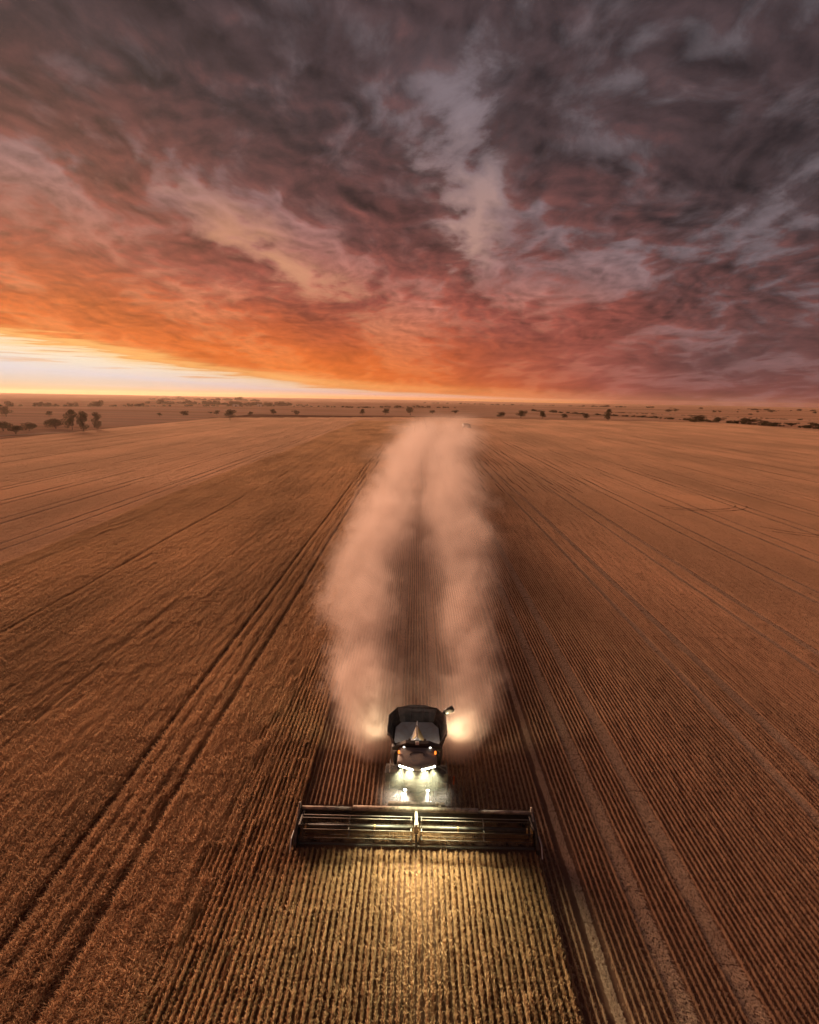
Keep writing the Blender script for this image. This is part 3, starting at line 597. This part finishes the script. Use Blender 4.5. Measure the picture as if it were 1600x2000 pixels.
# arms and end sheets
ca = MB().box((0.0, -3.45, 1.52), (0.16, 1.6, 0.18), Matrix.Rotation(R(-9), 3, 'X')).box((0.0, -3.95, 1.25), (0.22, 0.34, 0.5)); ca.build('centre_arm', M['dusty'], hd, 0.02)
MB().slab([(-0.07, -4.6, 0.25), (-0.07, -4.1, 0.22), (-0.07, -3.7, 1.0), (-0.07, -4.15, 1.05), (-0.07, -4.55, 0.62)], 0.14).build('centre_divider', M['black'], hd, 0.02)
for s in (-1, 1):
    x = s*HW
    e = MB().slab([(x-0.10, -2.60, 0.25), (x-0.10, -2.60, 1.42), (x-0.10, -3.4, 1.30), (x-0.10, -4.1, 1.0), (x-0.10, -4.6, 0.55), (x-0.10, -4.65, 0.20), (x-0.10, -4.0, 0.15)], 0.20)
    es = e.build('end_sheet', M['black'], hd, 0.03)
    MB().tube([(x+s*0.16, -3.9, 0.85), (x+s*0.20, -4.5, 0.80), (x+s*0.18, -5.0, 0.32)], 0.035, 8).build('divider_rod', M['white'], hd)
    MB().slab([(x-0.12, -2.50, 1.30), (x-0.12, -2.50, 1.70), (x-0.12, -2.70, 1.78), (x-0.12, -2.9, 1.50), (x-0.12, -3.3, 1.32)], 0.12).build('end_bracket', M['dusty'], hd, 0.02)
    MB().box((s*(HW-0.25), -3.45, 1.42), (0.12, 1.7, 0.14), Matrix.Rotation(R(-7), 3, 'X')).build('reel_arm', M['black'], hd, 0.02)
    MB().box((s*(HW-0.30), -3.88, 1.18), (0.16, 0.32, 0.32)).build('reel_drive', M['yellow'] if s > 0 else M['black'], hd, 0.03)
# cut crop riding on the belts
r = np.random.default_rng(5); n = 620
mat_pts = np.c_[r.uniform(-HW+0.2, HW-0.2, n)+HC, np.zeros(n), np.zeros(n)]; t = r.uniform(0, 1, n)
mat_pts[:, 1] = HY-3.85+t*0.9; mat_pts[:, 2] = 0.30+t*0.22
tuft = [stalks(0.35, 40, 0.14, 0.24, 0.3, 0.010, 0.022, 0.5, seed=160+k) for k in range(6)]
scatter('cut_crop', 'freshly cut straw heaped on the belts inside the header', 'cut crop', straw_crop, tuft, mat_pts, np.c_[np.ones(n), np.ones(n), r.uniform(0.7, 1.3, n)], flip=False, seed=330)

# ---- light thrown by its work lamps
def spot(name, loc, aim, watts, cone, color=(1.0, 0.86, 0.58), size=0.12, blend=0.7):
    l = bpy.data.lights.new(name, 'SPOT'); l.energy = watts; l.spot_size = R(cone); l.spot_blend = blend; l.color = color; l.shadow_soft_size = size
    o = link(bpy.data.objects.new(name, l), cmb); o.location = loc
    o.rotation_euler = (Vector(loc)-Vector(aim)).to_track_quat('Z', 'Y').to_euler(); return o
for s in (-1, 1):
    spot('work_light_beam', (s*0.45, -1.95, 3.58), (s*1.6, -13.0, 0.2), 3800, 112, (0.93, 0.95, 0.60), blend=0.95)
    spot('work_light_beam', (s*0.95, -1.75, 3.58), (s*2.9, -10.5, 0.2), 3200, 76, (0.93, 0.95, 0.60), blend=0.9)
    spot('work_light_beam', (s*0.76, -1.30, 1.58), (s*2.8, -4.7, 0.6), 380, 135, (1.0, 0.93, 0.80))
    tl = MB().box((s*0.5, 0.50, 4.10), (0.16, 0.10, 0.08)).build('work_light', M['black'], cmb)
    MB().box((s*0.5, 0.56, 4.08), (0.13, 0.02, 0.05)).build('lens', M['lamp_small'], tl)
    spot('work_light_beam', (s*0.5, 0.62, 4.06), (s*0.6, 2.2, 3.3), 11, 150, (1.0, 0.93, 0.82), 0.05)
    spot('work_light_beam', (s*2.06, 2.36, 3.30), (s*3.9, 6.5, 3.5), 1500, 100, (1.0, 0.86, 0.54))

# ---------------------------------------------------------------- trees
def leaf_cloud(lobes, n, size, seed):
    """many small leaf sprays filling a set of ellipsoidal lobes; denser towards the skin, ragged outside"""
    r = np.random.default_rng(seed); V = []; F = []; T = []
    vol = np.array([l[3]*l[4]*l[5] for l in lobes])**0.7; pick = r.choice(len(lobes), n, p=vol/vol.sum())
    for i in pick:
        cx, cy_, cz, ax, ay, az = lobes[i]
        d = r.normal(size=3); d /= np.linalg.norm(d); rad = r.uniform(0.35, 1.0)**0.5*(1+r.normal(0, 0.10))
        p = np.array([cx, cy_, cz])+d*rad*np.array([ax, ay, az]); s = size*r.uniform(0.6, 1.5)
        u = r.normal(size=3); u /= np.linalg.norm(u); w = np.cross(u, r.normal(size=3)); w /= np.linalg.norm(w)
        b = len(V); V += [p-u*s, p+w*s*0.55, p+u*s, p-w*s*0.45]; F.append((b, b+1, b+2, b+3)); T += [r.beta(2, 2)]*4
    me = bpy.data.meshes.new('crown'); me.from_pydata([tuple(v) for v in V], [], F)
    at = me.attributes.new('tint', 'FLOAT', 'POINT'); at.data.foreach_set('value', np.array(T, np.float32)); return me
leaf_m = straw_mat('gum_leaves', (0.045, 0.040, 0.020), (0.12, 0.095, 0.045), 0.25, (0.8, 1.2))
bark_m, g, out = mat_new('gum_bark'); tcn = g.new('ShaderNodeTexCoord')
principled(g, out, g.mix(g.noise(g.vmul(tcn.outputs['Object'], (6, 6, 1.2)), 1.5, 5, 0.6), (0.09, 0.06, 0.045), (0.26, 0.19, 0.14)), 0.9, spec=0.1)
def tree_kind(kind, seed):
    """unit tree, 1 m tall and about 1 m wide: trunk-and-limbs mesh, crown mesh"""
    r = random.Random(seed); lobes = []; t = MB()
    if kind == 'r':      # round paddock gum: short trunk, few big clumps with gaps
        fork = 0.22; ends = [(r.uniform(-.34, .34), r.uniform(-.34, .34), r.uniform(0.34, 0.80)) for _ in range(9)]+[(0, 0, 0.80), (0, 0, 0.55)]; rad = (0.17, 0.24)
    elif kind == 'w':    # wide low crown, several stems
        fork = 0.10; ends = [(r.uniform(-.42, .42), r.uniform(-.36, .36), r.uniform(0.22, 0.74)) for _ in range(12)]+[(0, 0, 0.5)]; rad = (0.16, 0.24)
    else:                # tall narrow gum, clumps up the stem
        fork = 0.22; ends = [(r.uniform(-.28, .28), r.uniform(-.28, .28), 0.20+0.66*k/11) for k in range(12)]+[(0, 0, 0.88)]; rad = (0.16, 0.24)
    t.tube([(0, 0, 0), (0.01, 0, fork*0.5), (0.0, 0.01, fork)], [0.040, 0.030, 0.028], 8)
    if kind == 't': t.tube([(0, 0, fork), (0.03, 0, 0.5), (0, 0.02, 0.86)], [0.028, 0.02, 0.008], 7)
    for e in ends:
        z0_ = fork if kind != 't' else max(fork, e[2]-0.14)
        t.tube([(0, 0, z0_), (e[0]*0.45, e[1]*0.45, z0_+(e[2]-z0_)*0.6), e], [0.018, 0.012, 0.005], 6)
        a = r.uniform(*rad); lobes.append((*e, a*1.1, a*1.1, a*(0.75 if kind != 't' else 0.55)))
    me = bpy.data.meshes.new('trunk'); me.from_pydata(t.V, [], t.F); me.materials.append(bark_m)
    cr = leaf_cloud(lobes, 2200, 0.030, seed); cr.materials.append(leaf_m); return me, cr
KINDS = {k: [tree_kind(k, s) for s in range(11+j*10, 15+j*10)] for j, k in enumerate('rwt')}
def tree(name, x, y, h, w, kind, var, label, group):
    root = empty(name, (x, y, float(ground_z(x, y))), random.uniform(0, 6.28)); tag(root, label, 'tree', group)
    tm, cm = KINDS[kind][var % 4]
    for nm, me in (('trunk', tm), ('crown', cm)):
        o = link(bpy.data.objects.new(nm, me), root); o.scale = (w, w, h)
    return root
FL, RS, CK, FR = 'lone trees along the far fence line', 'bushes at the right edge of the field', 'trees along the dry creek on the left', 'small trees in the far right paddocks'
TREES = [
 (-423, 583, 10.5, 10.5, 'r', 'leaning tree at the left picture edge, above the creek clump', CK),
 (-390, 601, 6.0, 6.5, 'r', 'small lopsided tree alone above the creek clump at far left', CK),
 (-273, 372, 6.1, 11.5, 'r', 'leftmost low tree of the creek clump, cut by the picture edge', CK),
 (-247, 347, 6.6, 10.7, 'w', 'wide dark tree, second from the left in the creek clump', CK),
 (-259, 377, 5.8, 8.2, 'r', 'small round tree just right of the low left creek clump', CK),
 (-261, 408, 7.8, 14.1, 'w', 'broad bushy tree left of the three tall gums', CK),
 (-241, 395, 13.3, 7.9, 't', 'tall gum, leftmost of the three tall ones on the left', CK),
 (-225, 381, 12.8, 8.3, 't', 'tall gum, middle of the three tall ones on the left', CK),
 (-229, 405, 11.8, 6.6, 't', 'tall narrow gum, rightmost of the three tall ones on the left', CK),
 (-296, 654, 4.7, 5.3, 'r', 'tiny round tree standing alone well right of the tall gums', FL),
 (-287, 698, 6.9, 10.1, 'w', 'spreading tree between the tiny round tree and the creek bend', FL),
 (-287, 792, 2.9, 5.0, 'w', 'very small bush left of the paired trees near the creek bend', FL),
 (-259, 737, 6.0, 8.6, 'r', 'slanting tree just left of the large round tree by the creek', FL),
 (-199, 606, 10.9, 12.0, 'r', 'largest round tree at the right end of the creek bed', FL),
 (-211, 722, 5.8, 6.5, 'r', 'small round tree just right of the largest round creek tree', FL),
 (-195, 775, 8.4, 7.7, 'r', 'lone fence-line tree, fifth counting left from the dust plume', FL),
 (-164, 771, 7.6, 9.0, 'r', 'lone fence-line tree, left of the wide treeless gap', FL),
 (-80, 846, 9.1, 9.9, 'r', 'lone fence-line tree just right of the wide treeless gap', FL),
 (-49, 892, 9.6, 11.2, 'r', 'lone fence-line tree third to the left of the dust plume', FL),
 (-10, 889, 12.7, 13.5, 'r', 'biggest lone tree close to the left of the dust plume', FL),
 (27, 970, 7.8, 11.3, 'w', 'flat-topped tree at the very left edge of the dust plume', FL),
 (69, 1031, 7.4, 12.0, 'w', 'tree veiled by the far end of the dust plume', FL),
 (126, 866, 9.3, 13.2, 'w', 'first lone tree right of the dust plume', FL),
 (152, 835, 11.2, 13.5, 'r', 'second lone tree right of the dust plume', FL),
 (182, 829, 10.4, 11.1, 'r', 'third lone tree right of the dust plume', FL),
 (212, 824, 8.1, 8.8, 'r', 'fourth lone tree right of the dust plume, a small one', FL),
 (242, 819, 8.8, 8.8, 'r', 'fifth lone tree right of the dust plume', FL),
 (272, 814, 15.3, 12.4, 't', 'sixth and tallest lone tree right of the dust plume', FL),
 (375, 773, 11.7, 20.7, 'w', 'largest dark spreading bush at the field edge on the right', RS),
 (427, 812, 8.0, 13.0, 'w', 'second dark bush of the right field edge, after the largest', RS),
 (437, 752, 8.7, 21.5, 'w', 'long low thicket in the middle of the right field edge', RS),
 (445, 740, 6.6, 10.6, 'w', 'bush touching the right end of the long low thicket', RS),
 (443, 712, 5.7, 11.4, 'w', 'third bush from the right picture edge along the field margin', RS),
 (461, 706, 5.7, 11.3, 'w', 'second bush from the right picture edge along the field margin', RS),
 (457, 657, 7.6, 15.2, 'w', 'dark bush at the right picture edge on the field margin', RS),
 (710, 1622, 8.7, 18.8, 'w', 'wide tree of the leftmost far pair beyond the right margin', FR),
 (784, 1741, 9.3, 12.4, 'w', 'smaller tree of the leftmost far pair beyond the right margin', FR),
 (866, 1677, 7.5, 8.9, 'w', 'left tree of the close pair in the far right paddock', FR),
 (890, 1694, 7.5, 10.5, 'w', 'right tree of the close pair in the far right paddock', FR),
 (979, 1758, 4.7, 4.7, 'r', 'tiniest far dot of a tree in the right paddock', FR),
 (801, 1384, 4.9, 7.4, 'w', 'small bush standing lower than the other far right trees', FR),
 (1084, 1833, 6.5, 8.1, 'w', 'small far tree left of the wide twin tree at right', FR),
 (1166, 1892, 10.1, 21.8, 'w', 'wide twin-crowned tree in the far right paddock', FR),
 (1266, 1833, 8.1, 13.0, 'w', 'far tree touching the right picture edge near the horizon', FR)]
random.seed(3)
for i, (x, y, h, w, k, lab, grp) in enumerate(TREES): tree('paddock_tree' if grp != RS else 'field_edge_bush', x, y, h*1.08, w*1.08, k, i*7+i//3, lab, grp)

# scrub belts, each one mass of bushes
bush_v = []
for k in range(6):
    r = random.Random(70+k); lobes = [(r.uniform(-.4, .4), r.uniform(-.4, .4), r.uniform(.25, .6), .26, .26, .24) for _ in range(7)]
    bush_v.append(leaf_cloud(lobes, 420, 0.07, 70+k))
def belt(name, label, line, per, hgt, wid, spread, seed):
    r = np.random.default_rng(seed); P_ = []; S_ = []
    for (x0, y0), (x1, y1) in zip(line[:-1], line[1:]):
        n = max(2, int(math.hypot(x1-x0, y1-y0)/per)); t = np.sort(r.uniform(0, 1, n))
        # bushes come in bunches with thinner stretches between
        t = t[(np.sin(t*n*0.35+r.uniform(0, 6))+r.normal(0, 0.7, n)) > -0.7]
        x = x0+(x1-x0)*t+r.normal(0, spread, len(t)); y = y0+(y1-y0)*t+r.normal(0, spread, len(t)); h = hgt*r.lognormal(-0.1, 0.35, len(t))
        P_ += list(zip(x, y, ground_z(x, y)-0.2)); S_ += list(zip(h*wid, h*wid, h))
    return scatter(name, label, 'scrub', leaf_m, bush_v, np.array(P_), np.array(S_), flip=False, seed=seed)
belt('scrub_belt', 'dark strip of scrub along the right margin of the field', [(284, 1410), (329, 1166), (398, 1000), (418, 824), (452, 644), (470, 560)], 3.2, 3.2, 1.5, 2.5, 401)
belt('scrub_belt', 'low dark scrub band beyond the right margin of the field', [(470, 1420), (549, 1268), (640, 1105), (700, 989), (760, 900)], 6.0, 1.8, 2.8, 6, 402)
belt('scrub_belt', 'thick tree belt on the left horizon side, left of the treeless gap', [(-720, 960), (-649, 1038), (-600, 1100)], 4.5, 7.5, 1.3, 4, 403)
belt('scrub_belt', 'thin hedge line running across the left paddocks', [(-600, 1100), (-469, 1262), (-403, 1344), (-365, 1450), (-250, 1440), (-144, 1404), (-21, 1619), (120, 1640)], 6.5, 5.0, 1.4, 4, 404)
belt('scrub_belt', 'broad wood behind the two small white sheds', [(-700, 1500), (-560, 1560), (-470, 1480), (-330, 1560)], 3.2, 9.0, 1.4, 14, 405)
belt('scrub_belt', 'long dark far belt close under the left horizon', [(-1250, 2700), (-1032, 2996), (-820, 2960)], 6.0, 11.0, 1.8, 20, 406)
belt('scrub_belt', 'far dark belt close under the right horizon', [(420, 3300), (900, 3100), (1400, 2700), (2300, 2900)], 30.0, 8.0, 2.2, 30, 407)
belt('scrub_belt', 'faint far belt near the horizon beside the dust', [(60, 4300), (420, 3500)], 34.0, 8.0, 2.0, 25, 408)
# far sheds
shed_m = paint('shed_sheet', (0.80, 0.76, 0.70), 0.5, dust=0.1)
for (x, y, w, d, lab) in ((-420, 1324, 12, 8, 'tiny white shed, the left of two in front of the wood'), (-379, 1374, 9, 7, 'tiny white shed, the right of two in front of the wood')):
    root = empty('farm_shed', (x, y, float(ground_z(x, y)))); tag(root, lab, 'shed', 'white farm sheds')
    MB().box((0, 0, 1.75), (w, d, 3.5)).build('wall', shed_m, root)
    MB().loft([[(-w/2-.3, -d/2-.3, 3.52), (-w/2-.3, d/2+.3, 3.52), (-w/2-.3, 0, 5.2)], [(w/2+.3, -d/2-.3, 3.52), (w/2+.3, d/2+.3, 3.52), (w/2+.3, 0, 5.2)]]).build('roof', shed_m, root)
    MB().box((1.5, -d/2-0.03, 1.5), (3.2, 0.06, 3.0)).build('door', M['black'], root)
# verges and tracks, thin raised strips
def strip(name, line, width, mat, z=0.05, seed=0):
    r = np.random.default_rng(seed); pts = []
    for (x0, y0), (x1, y1) in zip(line[:-1], line[1:]):
        n = max(1, int(math.hypot(x1-x0, y1-y0)/12)); pts += [(x0+(x1-x0)*k/n, y0+(y1-y0)*k/n) for k in range(n)]
    pts.append(line[-1]); V = []; F = []
    for i, (x, y) in enumerate(pts):
        a = pts[max(i-1, 0)]; b = pts[min(i+1, len(pts)-1)]; d = math.hypot(b[0]-a[0], b[1]-a[1]); nx, ny = -(b[1]-a[1])/d, (b[0]-a[0])/d; w = width*r.uniform(0.6, 1.3)/2
        zz = float(ground_z(x, y))+z
        V += [(x-nx*w, y-ny*w, zz-0.04), (x, y, zz+0.10), (x+nx*w, y+ny*w, zz-0.04)]
    for i in range(len(pts)-1): F += [(3*i, 3*i+3, 3*i+4, 3*i+1), (3*i+1, 3*i+4, 3*i+5, 3*i+2)]
    return tag(mesh_obj(name, V, F, mat), kind='structure')
def earth(name, a, b, sc=0.3):
    mt, g, out = mat_new(name); geo = g.new('ShaderNodeNewGeometry'); df = g.new('ShaderNodeBsdfDiffuse'); g.l.new(g.mix(g.noise(geo.outputs['Position'], sc, 5, 0.6), a, b), df.inputs[0]); g.l.new(df.outputs[0], out.inputs[0]); return mt
verge_m = earth('verge_weeds', (0.20, 0.11, 0.065), (0.34, 0.20, 0.12)); sand_m = earth('creek_sand', (0.55, 0.38, 0.26), (0.75, 0.56, 0.40), 0.1)
strip('verge', [(-240, 655), (-204, 690), (-70, 815), (35, 832), (122, 806), (272, 785), (415, 765)], 7.0, verge_m, seed=1)
strip('creek_bed', [(-262, 300), (-240, 352), (-222, 398), (-224, 461), (-210, 561), (-188, 655)], 5.0, sand_m, seed=2)
strip('creek_bank', [(-258, 296), (-236, 345), (-218, 392), (-219, 461), (-204, 561), (-182, 650)], 3.5, verge_m, seed=3)
strip('farm_track', [(-28, 430), (-20, 441), (0, 446), (14, 470), (10, 560), (-6, 830)], 4.0, verge_m, seed=4)
strip('farm_track', [(60, 560), (90, 556), (140, 548)], 4.5, verge_m, seed=5)

# curved marks where machines turned on the stubble
turn_m = earth('turned_soil', (0.20, 0.11, 0.07), (0.42, 0.26, 0.17), 0.8)
for k, (cx, cy_, ra, a0, a1) in enumerate(((72, 148, 9.5, 215, 390), (72, 148, 11.6, 230, 350), (90, 124, 13, 200, 300), (90, 124, 15.2, 215, 310))):
    strip('turning_track', [(cx+ra*1.25*math.cos(R(a)), cy_+ra*math.sin(R(a))) for a in range(a0, a1, 8)], 0.5, turn_m, 0.10, seed=20+k)
# the second machine, far back in the dust
veh = empty('farm_vehicle', (45.4, 523, 0), R(8)); tag(veh, 'boxy farm machine half lost in dust far behind the harvester', 'farm machine')
MB().loft([[(-2.6, y, 1.4), (2.0, y, 1.4), (2.3, y, 3.6), (-2.9, y, 3.6)] for y in (-3.0, 3.2)]).build('hopper', M['roof'], veh, 0.1)
MB().loft([[(-2.9, y, 3.62), (2.3, y, 3.62), (1.9, y, 4.3), (-2.5, y, 4.3)] for y in (-3.0, 3.2)]).build('cover', M['dusty'], veh, 0.1)
MB().box((3.0, -0.6, 2.3), (1.5, 1.8, 2.6)).build('cab', M['body'], veh, 0.15); MB().box((3.0, -0.5, 1.0), (1.2, 4.2, 0.9)).build('bonnet', M['body'], veh, 0.1)
for x, y, rr_ in ((-2.2, -1.6, 0.9), (1.6, -1.6, 0.9), (2.2, -1.9, 0.85), (3.9, -1.9, 0.85), (-2.2, 1.6, 0.9), (1.6, 1.6, 0.9)):
    w_ = MB().lathe_x([(-0.3, rr_*0.3), (-0.3, rr_*0.85), (-0.2, rr_), (0.2, rr_), (0.3, rr_*0.85), (0.3, rr_*0.3)], (x, y, rr_), 24).build('tyre', M['rubber'], veh)
    MB().lathe_x([(-0.2, 0.02), (-0.2, rr_*0.35), (0.2, rr_*0.35), (0.2, 0.02)], (x, y, rr_), 16).build('rim', M['steel'], w_)

# ---------------------------------------------------------------- dust and haze
DUST_S0, DUST_S1 = 36.0, 1600.0
CURVES = {   # along s = ln(y/36)/ln(1600/36)
 'xl': [(0, -2.5), (.03, -3.7), (.053, -4.3), (.097, -4.9), (.19, -5.9), (.338, -6.2), (.494, -3.0), (.693, 8), (.848, 45), (1, 120)],
 'xr': [(0, 3.2), (.03, 4.1), (.053, 4.7), (.097, 5.2), (.19, 6.5), (.338, 8.4), (.494, 11.0), (.693, 30), (.848, 70), (1, 140)],
 'w':  [(0, 1.3), (.03, 2.5), (.053, 3.0), (.097, 3.4), (.19, 5.1), (.338, 8.0), (.494, 13.0), (.693, 23), (.848, 32), (1, 46)],
 'h':  [(0, 3.0), (.03, 4.0), (.053, 4.2), (.097, 4.8), (.19, 5.6), (.338, 6.8), (.494, 9.0), (.693, 10), (.848, 11), (1, 10)]}
def curve_at(k, s): c = CURVES[k]; return float(np.interp(s, [a for a, _ in c], [b for _, b in c]))
def dust_mat(name, gain, rate):
    mt, g, out = mat_new(name); geo = g.new('ShaderNodeNewGeometry'); X, Y, Z = g.xyz(geo.outputs['Position'])
    s = g.m('DIVIDE', g.m('LOGARITHM', g.div(Y, DUST_S0), math.e), math.log(DUST_S1/DUST_S0), clamp=True)
    def cv(k):
        lo = min(b for _, b in CURVES[k]); hi = max(b for _, b in CURVES[k]); nd = g.new('ShaderNodeFloatCurve'); c = nd.mapping.curves[0]
        for i, (a, b) in enumerate(CURVES[k]):
            v = (b-lo)/(hi-lo)
            if i == 0: c.points[0].location = (a, v)
            elif i == len(CURVES[k])-1: c.points[1].location = (a, v)
        for (a, b) in CURVES[k][1:-1]: c.points.new(a, (b-lo)/(hi-lo))
        for p_ in c.points: p_.handle_type = 'VECTOR'
        nd.mapping.update(); g.l.new(s, nd.inputs[1])
        return g.add(g.mul(nd.outputs[0], hi-lo), lo)
    xl, xr, w, h = cv('xl'), cv('xr'), cv('w'), cv('h')
    q = g.vec(g.div(X, w), g.mul(s, 52.0), g.div(Z, w))
    n = g.sub(g.noise(q, 1.4, 6, 0.70, 0.7), 0.5); n2 = g.sub(g.noise(g.vadd(q, (7.3, 2.1, 0)), 0.32, 2, 0.5), 0.5)
    vz = g.div(g.sub(Z, g.mul(h, 0.38)), g.mul(h, 0.62)); vz2 = g.mul(vz, vz)
    def body(xc):
        u = g.div(g.sub(X, xc), w); r_ = g.m('SQRT', g.add(g.mul(u, u), vz2))
        return g.add(g.sub(1.0, r_), g.add(g.mul(n, 2.9), g.mul(n2, 1.8)))
    d = g.mx(body(xl), body(xr))
    inner = g.mul(g.mul(g.step(X, g.sub(xl, w), xl), g.step(X, g.add(xr, w), xr)), g.step(g.add(Z, g.mul(n, 5.0)), g.mul(h, 0.75), 0.0))   # low veil between the plumes
    d = g.m('MULTIPLY', g.add(g.pw(g.step(d, -0.45, 1.7), 1.5), g.mul(inner, 0.12)), g.div(gain, w))
    d = g.mul(d, g.step(Y, 60.0, 38.0, 1.0, 1.7))
    d = g.mul(d, g.step(Y, 850.0, 110.0, 0.0, 1.0))
    v = g.new('ShaderNodeVolumePrincipled'); v.inputs['Color'].default_value = (0.92, 0.745, 0.665, 1); v.inputs['Anisotropy'].default_value = 0.2
    g.l.new(d, v.inputs['Density']); g.l.new(v.outputs[0], out.inputs['Volume'])
    mt.cycles.volume_step_rate = rate; mt.cycles.volume_sampling = 'MULTIPLE_IMPORTANCE'; return mt
def dust_hull(name, label, y0, y1, nseg, gain, rate):
    secs = []
    for y in np.geomspace(y0, y1, nseg):
        s = math.log(y/DUST_S0)/math.log(DUST_S1/DUST_S0); xl, xr, w, h = (curve_at(k, s) for k in ('xl', 'xr', 'w', 'h'))
        a, b = xl-1.75*w, xr+1.75*w; zt = h*1.32; e = 0.35*w
        secs.append([(a, y, 0.06), (b, y, 0.06), (b, y, zt*0.6), (b-e, y, zt*0.92), (b-2.5*e, y, zt), (a+2.5*e, y, zt), (a+e, y, zt*0.92), (a, y, zt*0.6)])
    o = MB().loft(secs).build(name, dust_mat(name+'_air', gain, rate)); return tag(o, label, 'dust', kind='stuff')
dust_hull('dust_cloud', 'thick twin plumes of dust billowing up right behind the harvester', 36.2, 130.0, 22, 1.85, 0.30)
dust_hull('dust_cloud', 'dust trail hanging over the cut strip in the middle distance', 130.05, 420.0, 14, 1.15, 0.4)
dust_hull('dust_cloud', 'far end of the dust trail drifting right below the horizon', 420.1, 1590.0, 14, 0.7, 0.4)
# dust stirred up round the cab and feeder house, caught by the lamps
mt, g, out = mat_new('header_dust_air'); geo = g.new('ShaderNodeNewGeometry'); p = g.vadd(geo.outputs['Position'], (-HC, -HY, 0.0)); X, Y, Z = g.xyz(p)
n = g.noise(p, 0.9, 4, 0.6, 0.4)
def ball(c, s): return g.m('EXPONENT', g.mul(g.add(g.add(g.pw(g.m('ABSOLUTE', g.div(g.sub(X, c[0]), s[0])), 2.0), g.pw(g.m('ABSOLUTE', g.div(g.sub(Y, c[1]), s[1])), 2.0)), g.pw(g.m('ABSOLUTE', g.div(g.sub(Z, c[2]), s[2])), 2.0)), -1.0))
d = g.add(g.mul(ball((-0.45, -2.0, 1.45), (0.42, 0.8, 0.55)), 0.6), g.add(g.mul(ball((-1.5, -1.5, 1.5), (0.8, 0.7, 0.6)), 0.28), g.mul(ball((1.5, -1.5, 1.5), (0.8, 0.7, 0.6)), 0.18)))
d = g.add(d, g.mul(ball((0, -2.0, 2.6), (2.2, 1.6, 1.5)), 0.03))
d = g.mul(d, g.step(n, 0.38, 0.66))
for s_ in (-1, 1): d = g.add(d, g.mul(ball((s_*0.70, -2.1, 3.4), (1.0, 0.5, 0.9)), 0.025))
v = g.new('ShaderNodeVolumePrincipled'); v.inputs['Color'].default_value = (0.92, 0.84, 0.74, 1); v.inputs['Anisotropy'].default_value = 0.2
g.l.new(d, v.inputs['Density']); g.l.new(v.outputs[0], out.inputs['Volume']); mt.cycles.volume_step_rate = 0.35
bm = bmesh.new(); bmesh.ops.create_icosphere(bm, subdivisions=3, radius=1.0, matrix=Matrix.Translation((HC, HY-1.9, 2.1)) @ Matrix.Diagonal((3.0, 2.1, 2.0, 1)))
me = bpy.data.meshes.new('dust_puff'); bm.to_mesh(me); bm.free(); me.materials.append(mt)
tag(link(bpy.data.objects.new('dust_puff', me)), 'pale lamp-lit dust swirling round the cab and feeder house', 'dust', kind='stuff')
# even evening haze
mt, g, out = mat_new('evening_haze'); v = g.new('ShaderNodeVolumePrincipled'); v.inputs['Color'].default_value = (0.90, 0.62, 0.46, 1); v.inputs['Anisotropy'].default_value = 0.55; v.inputs['Density'].default_value = 0.000045
g.l.new(v.outputs[0], out.inputs['Volume'])
tag(MB().box((0, 0, 14), (18600, 18600, 72)).build('haze', mt), kind='stuff')
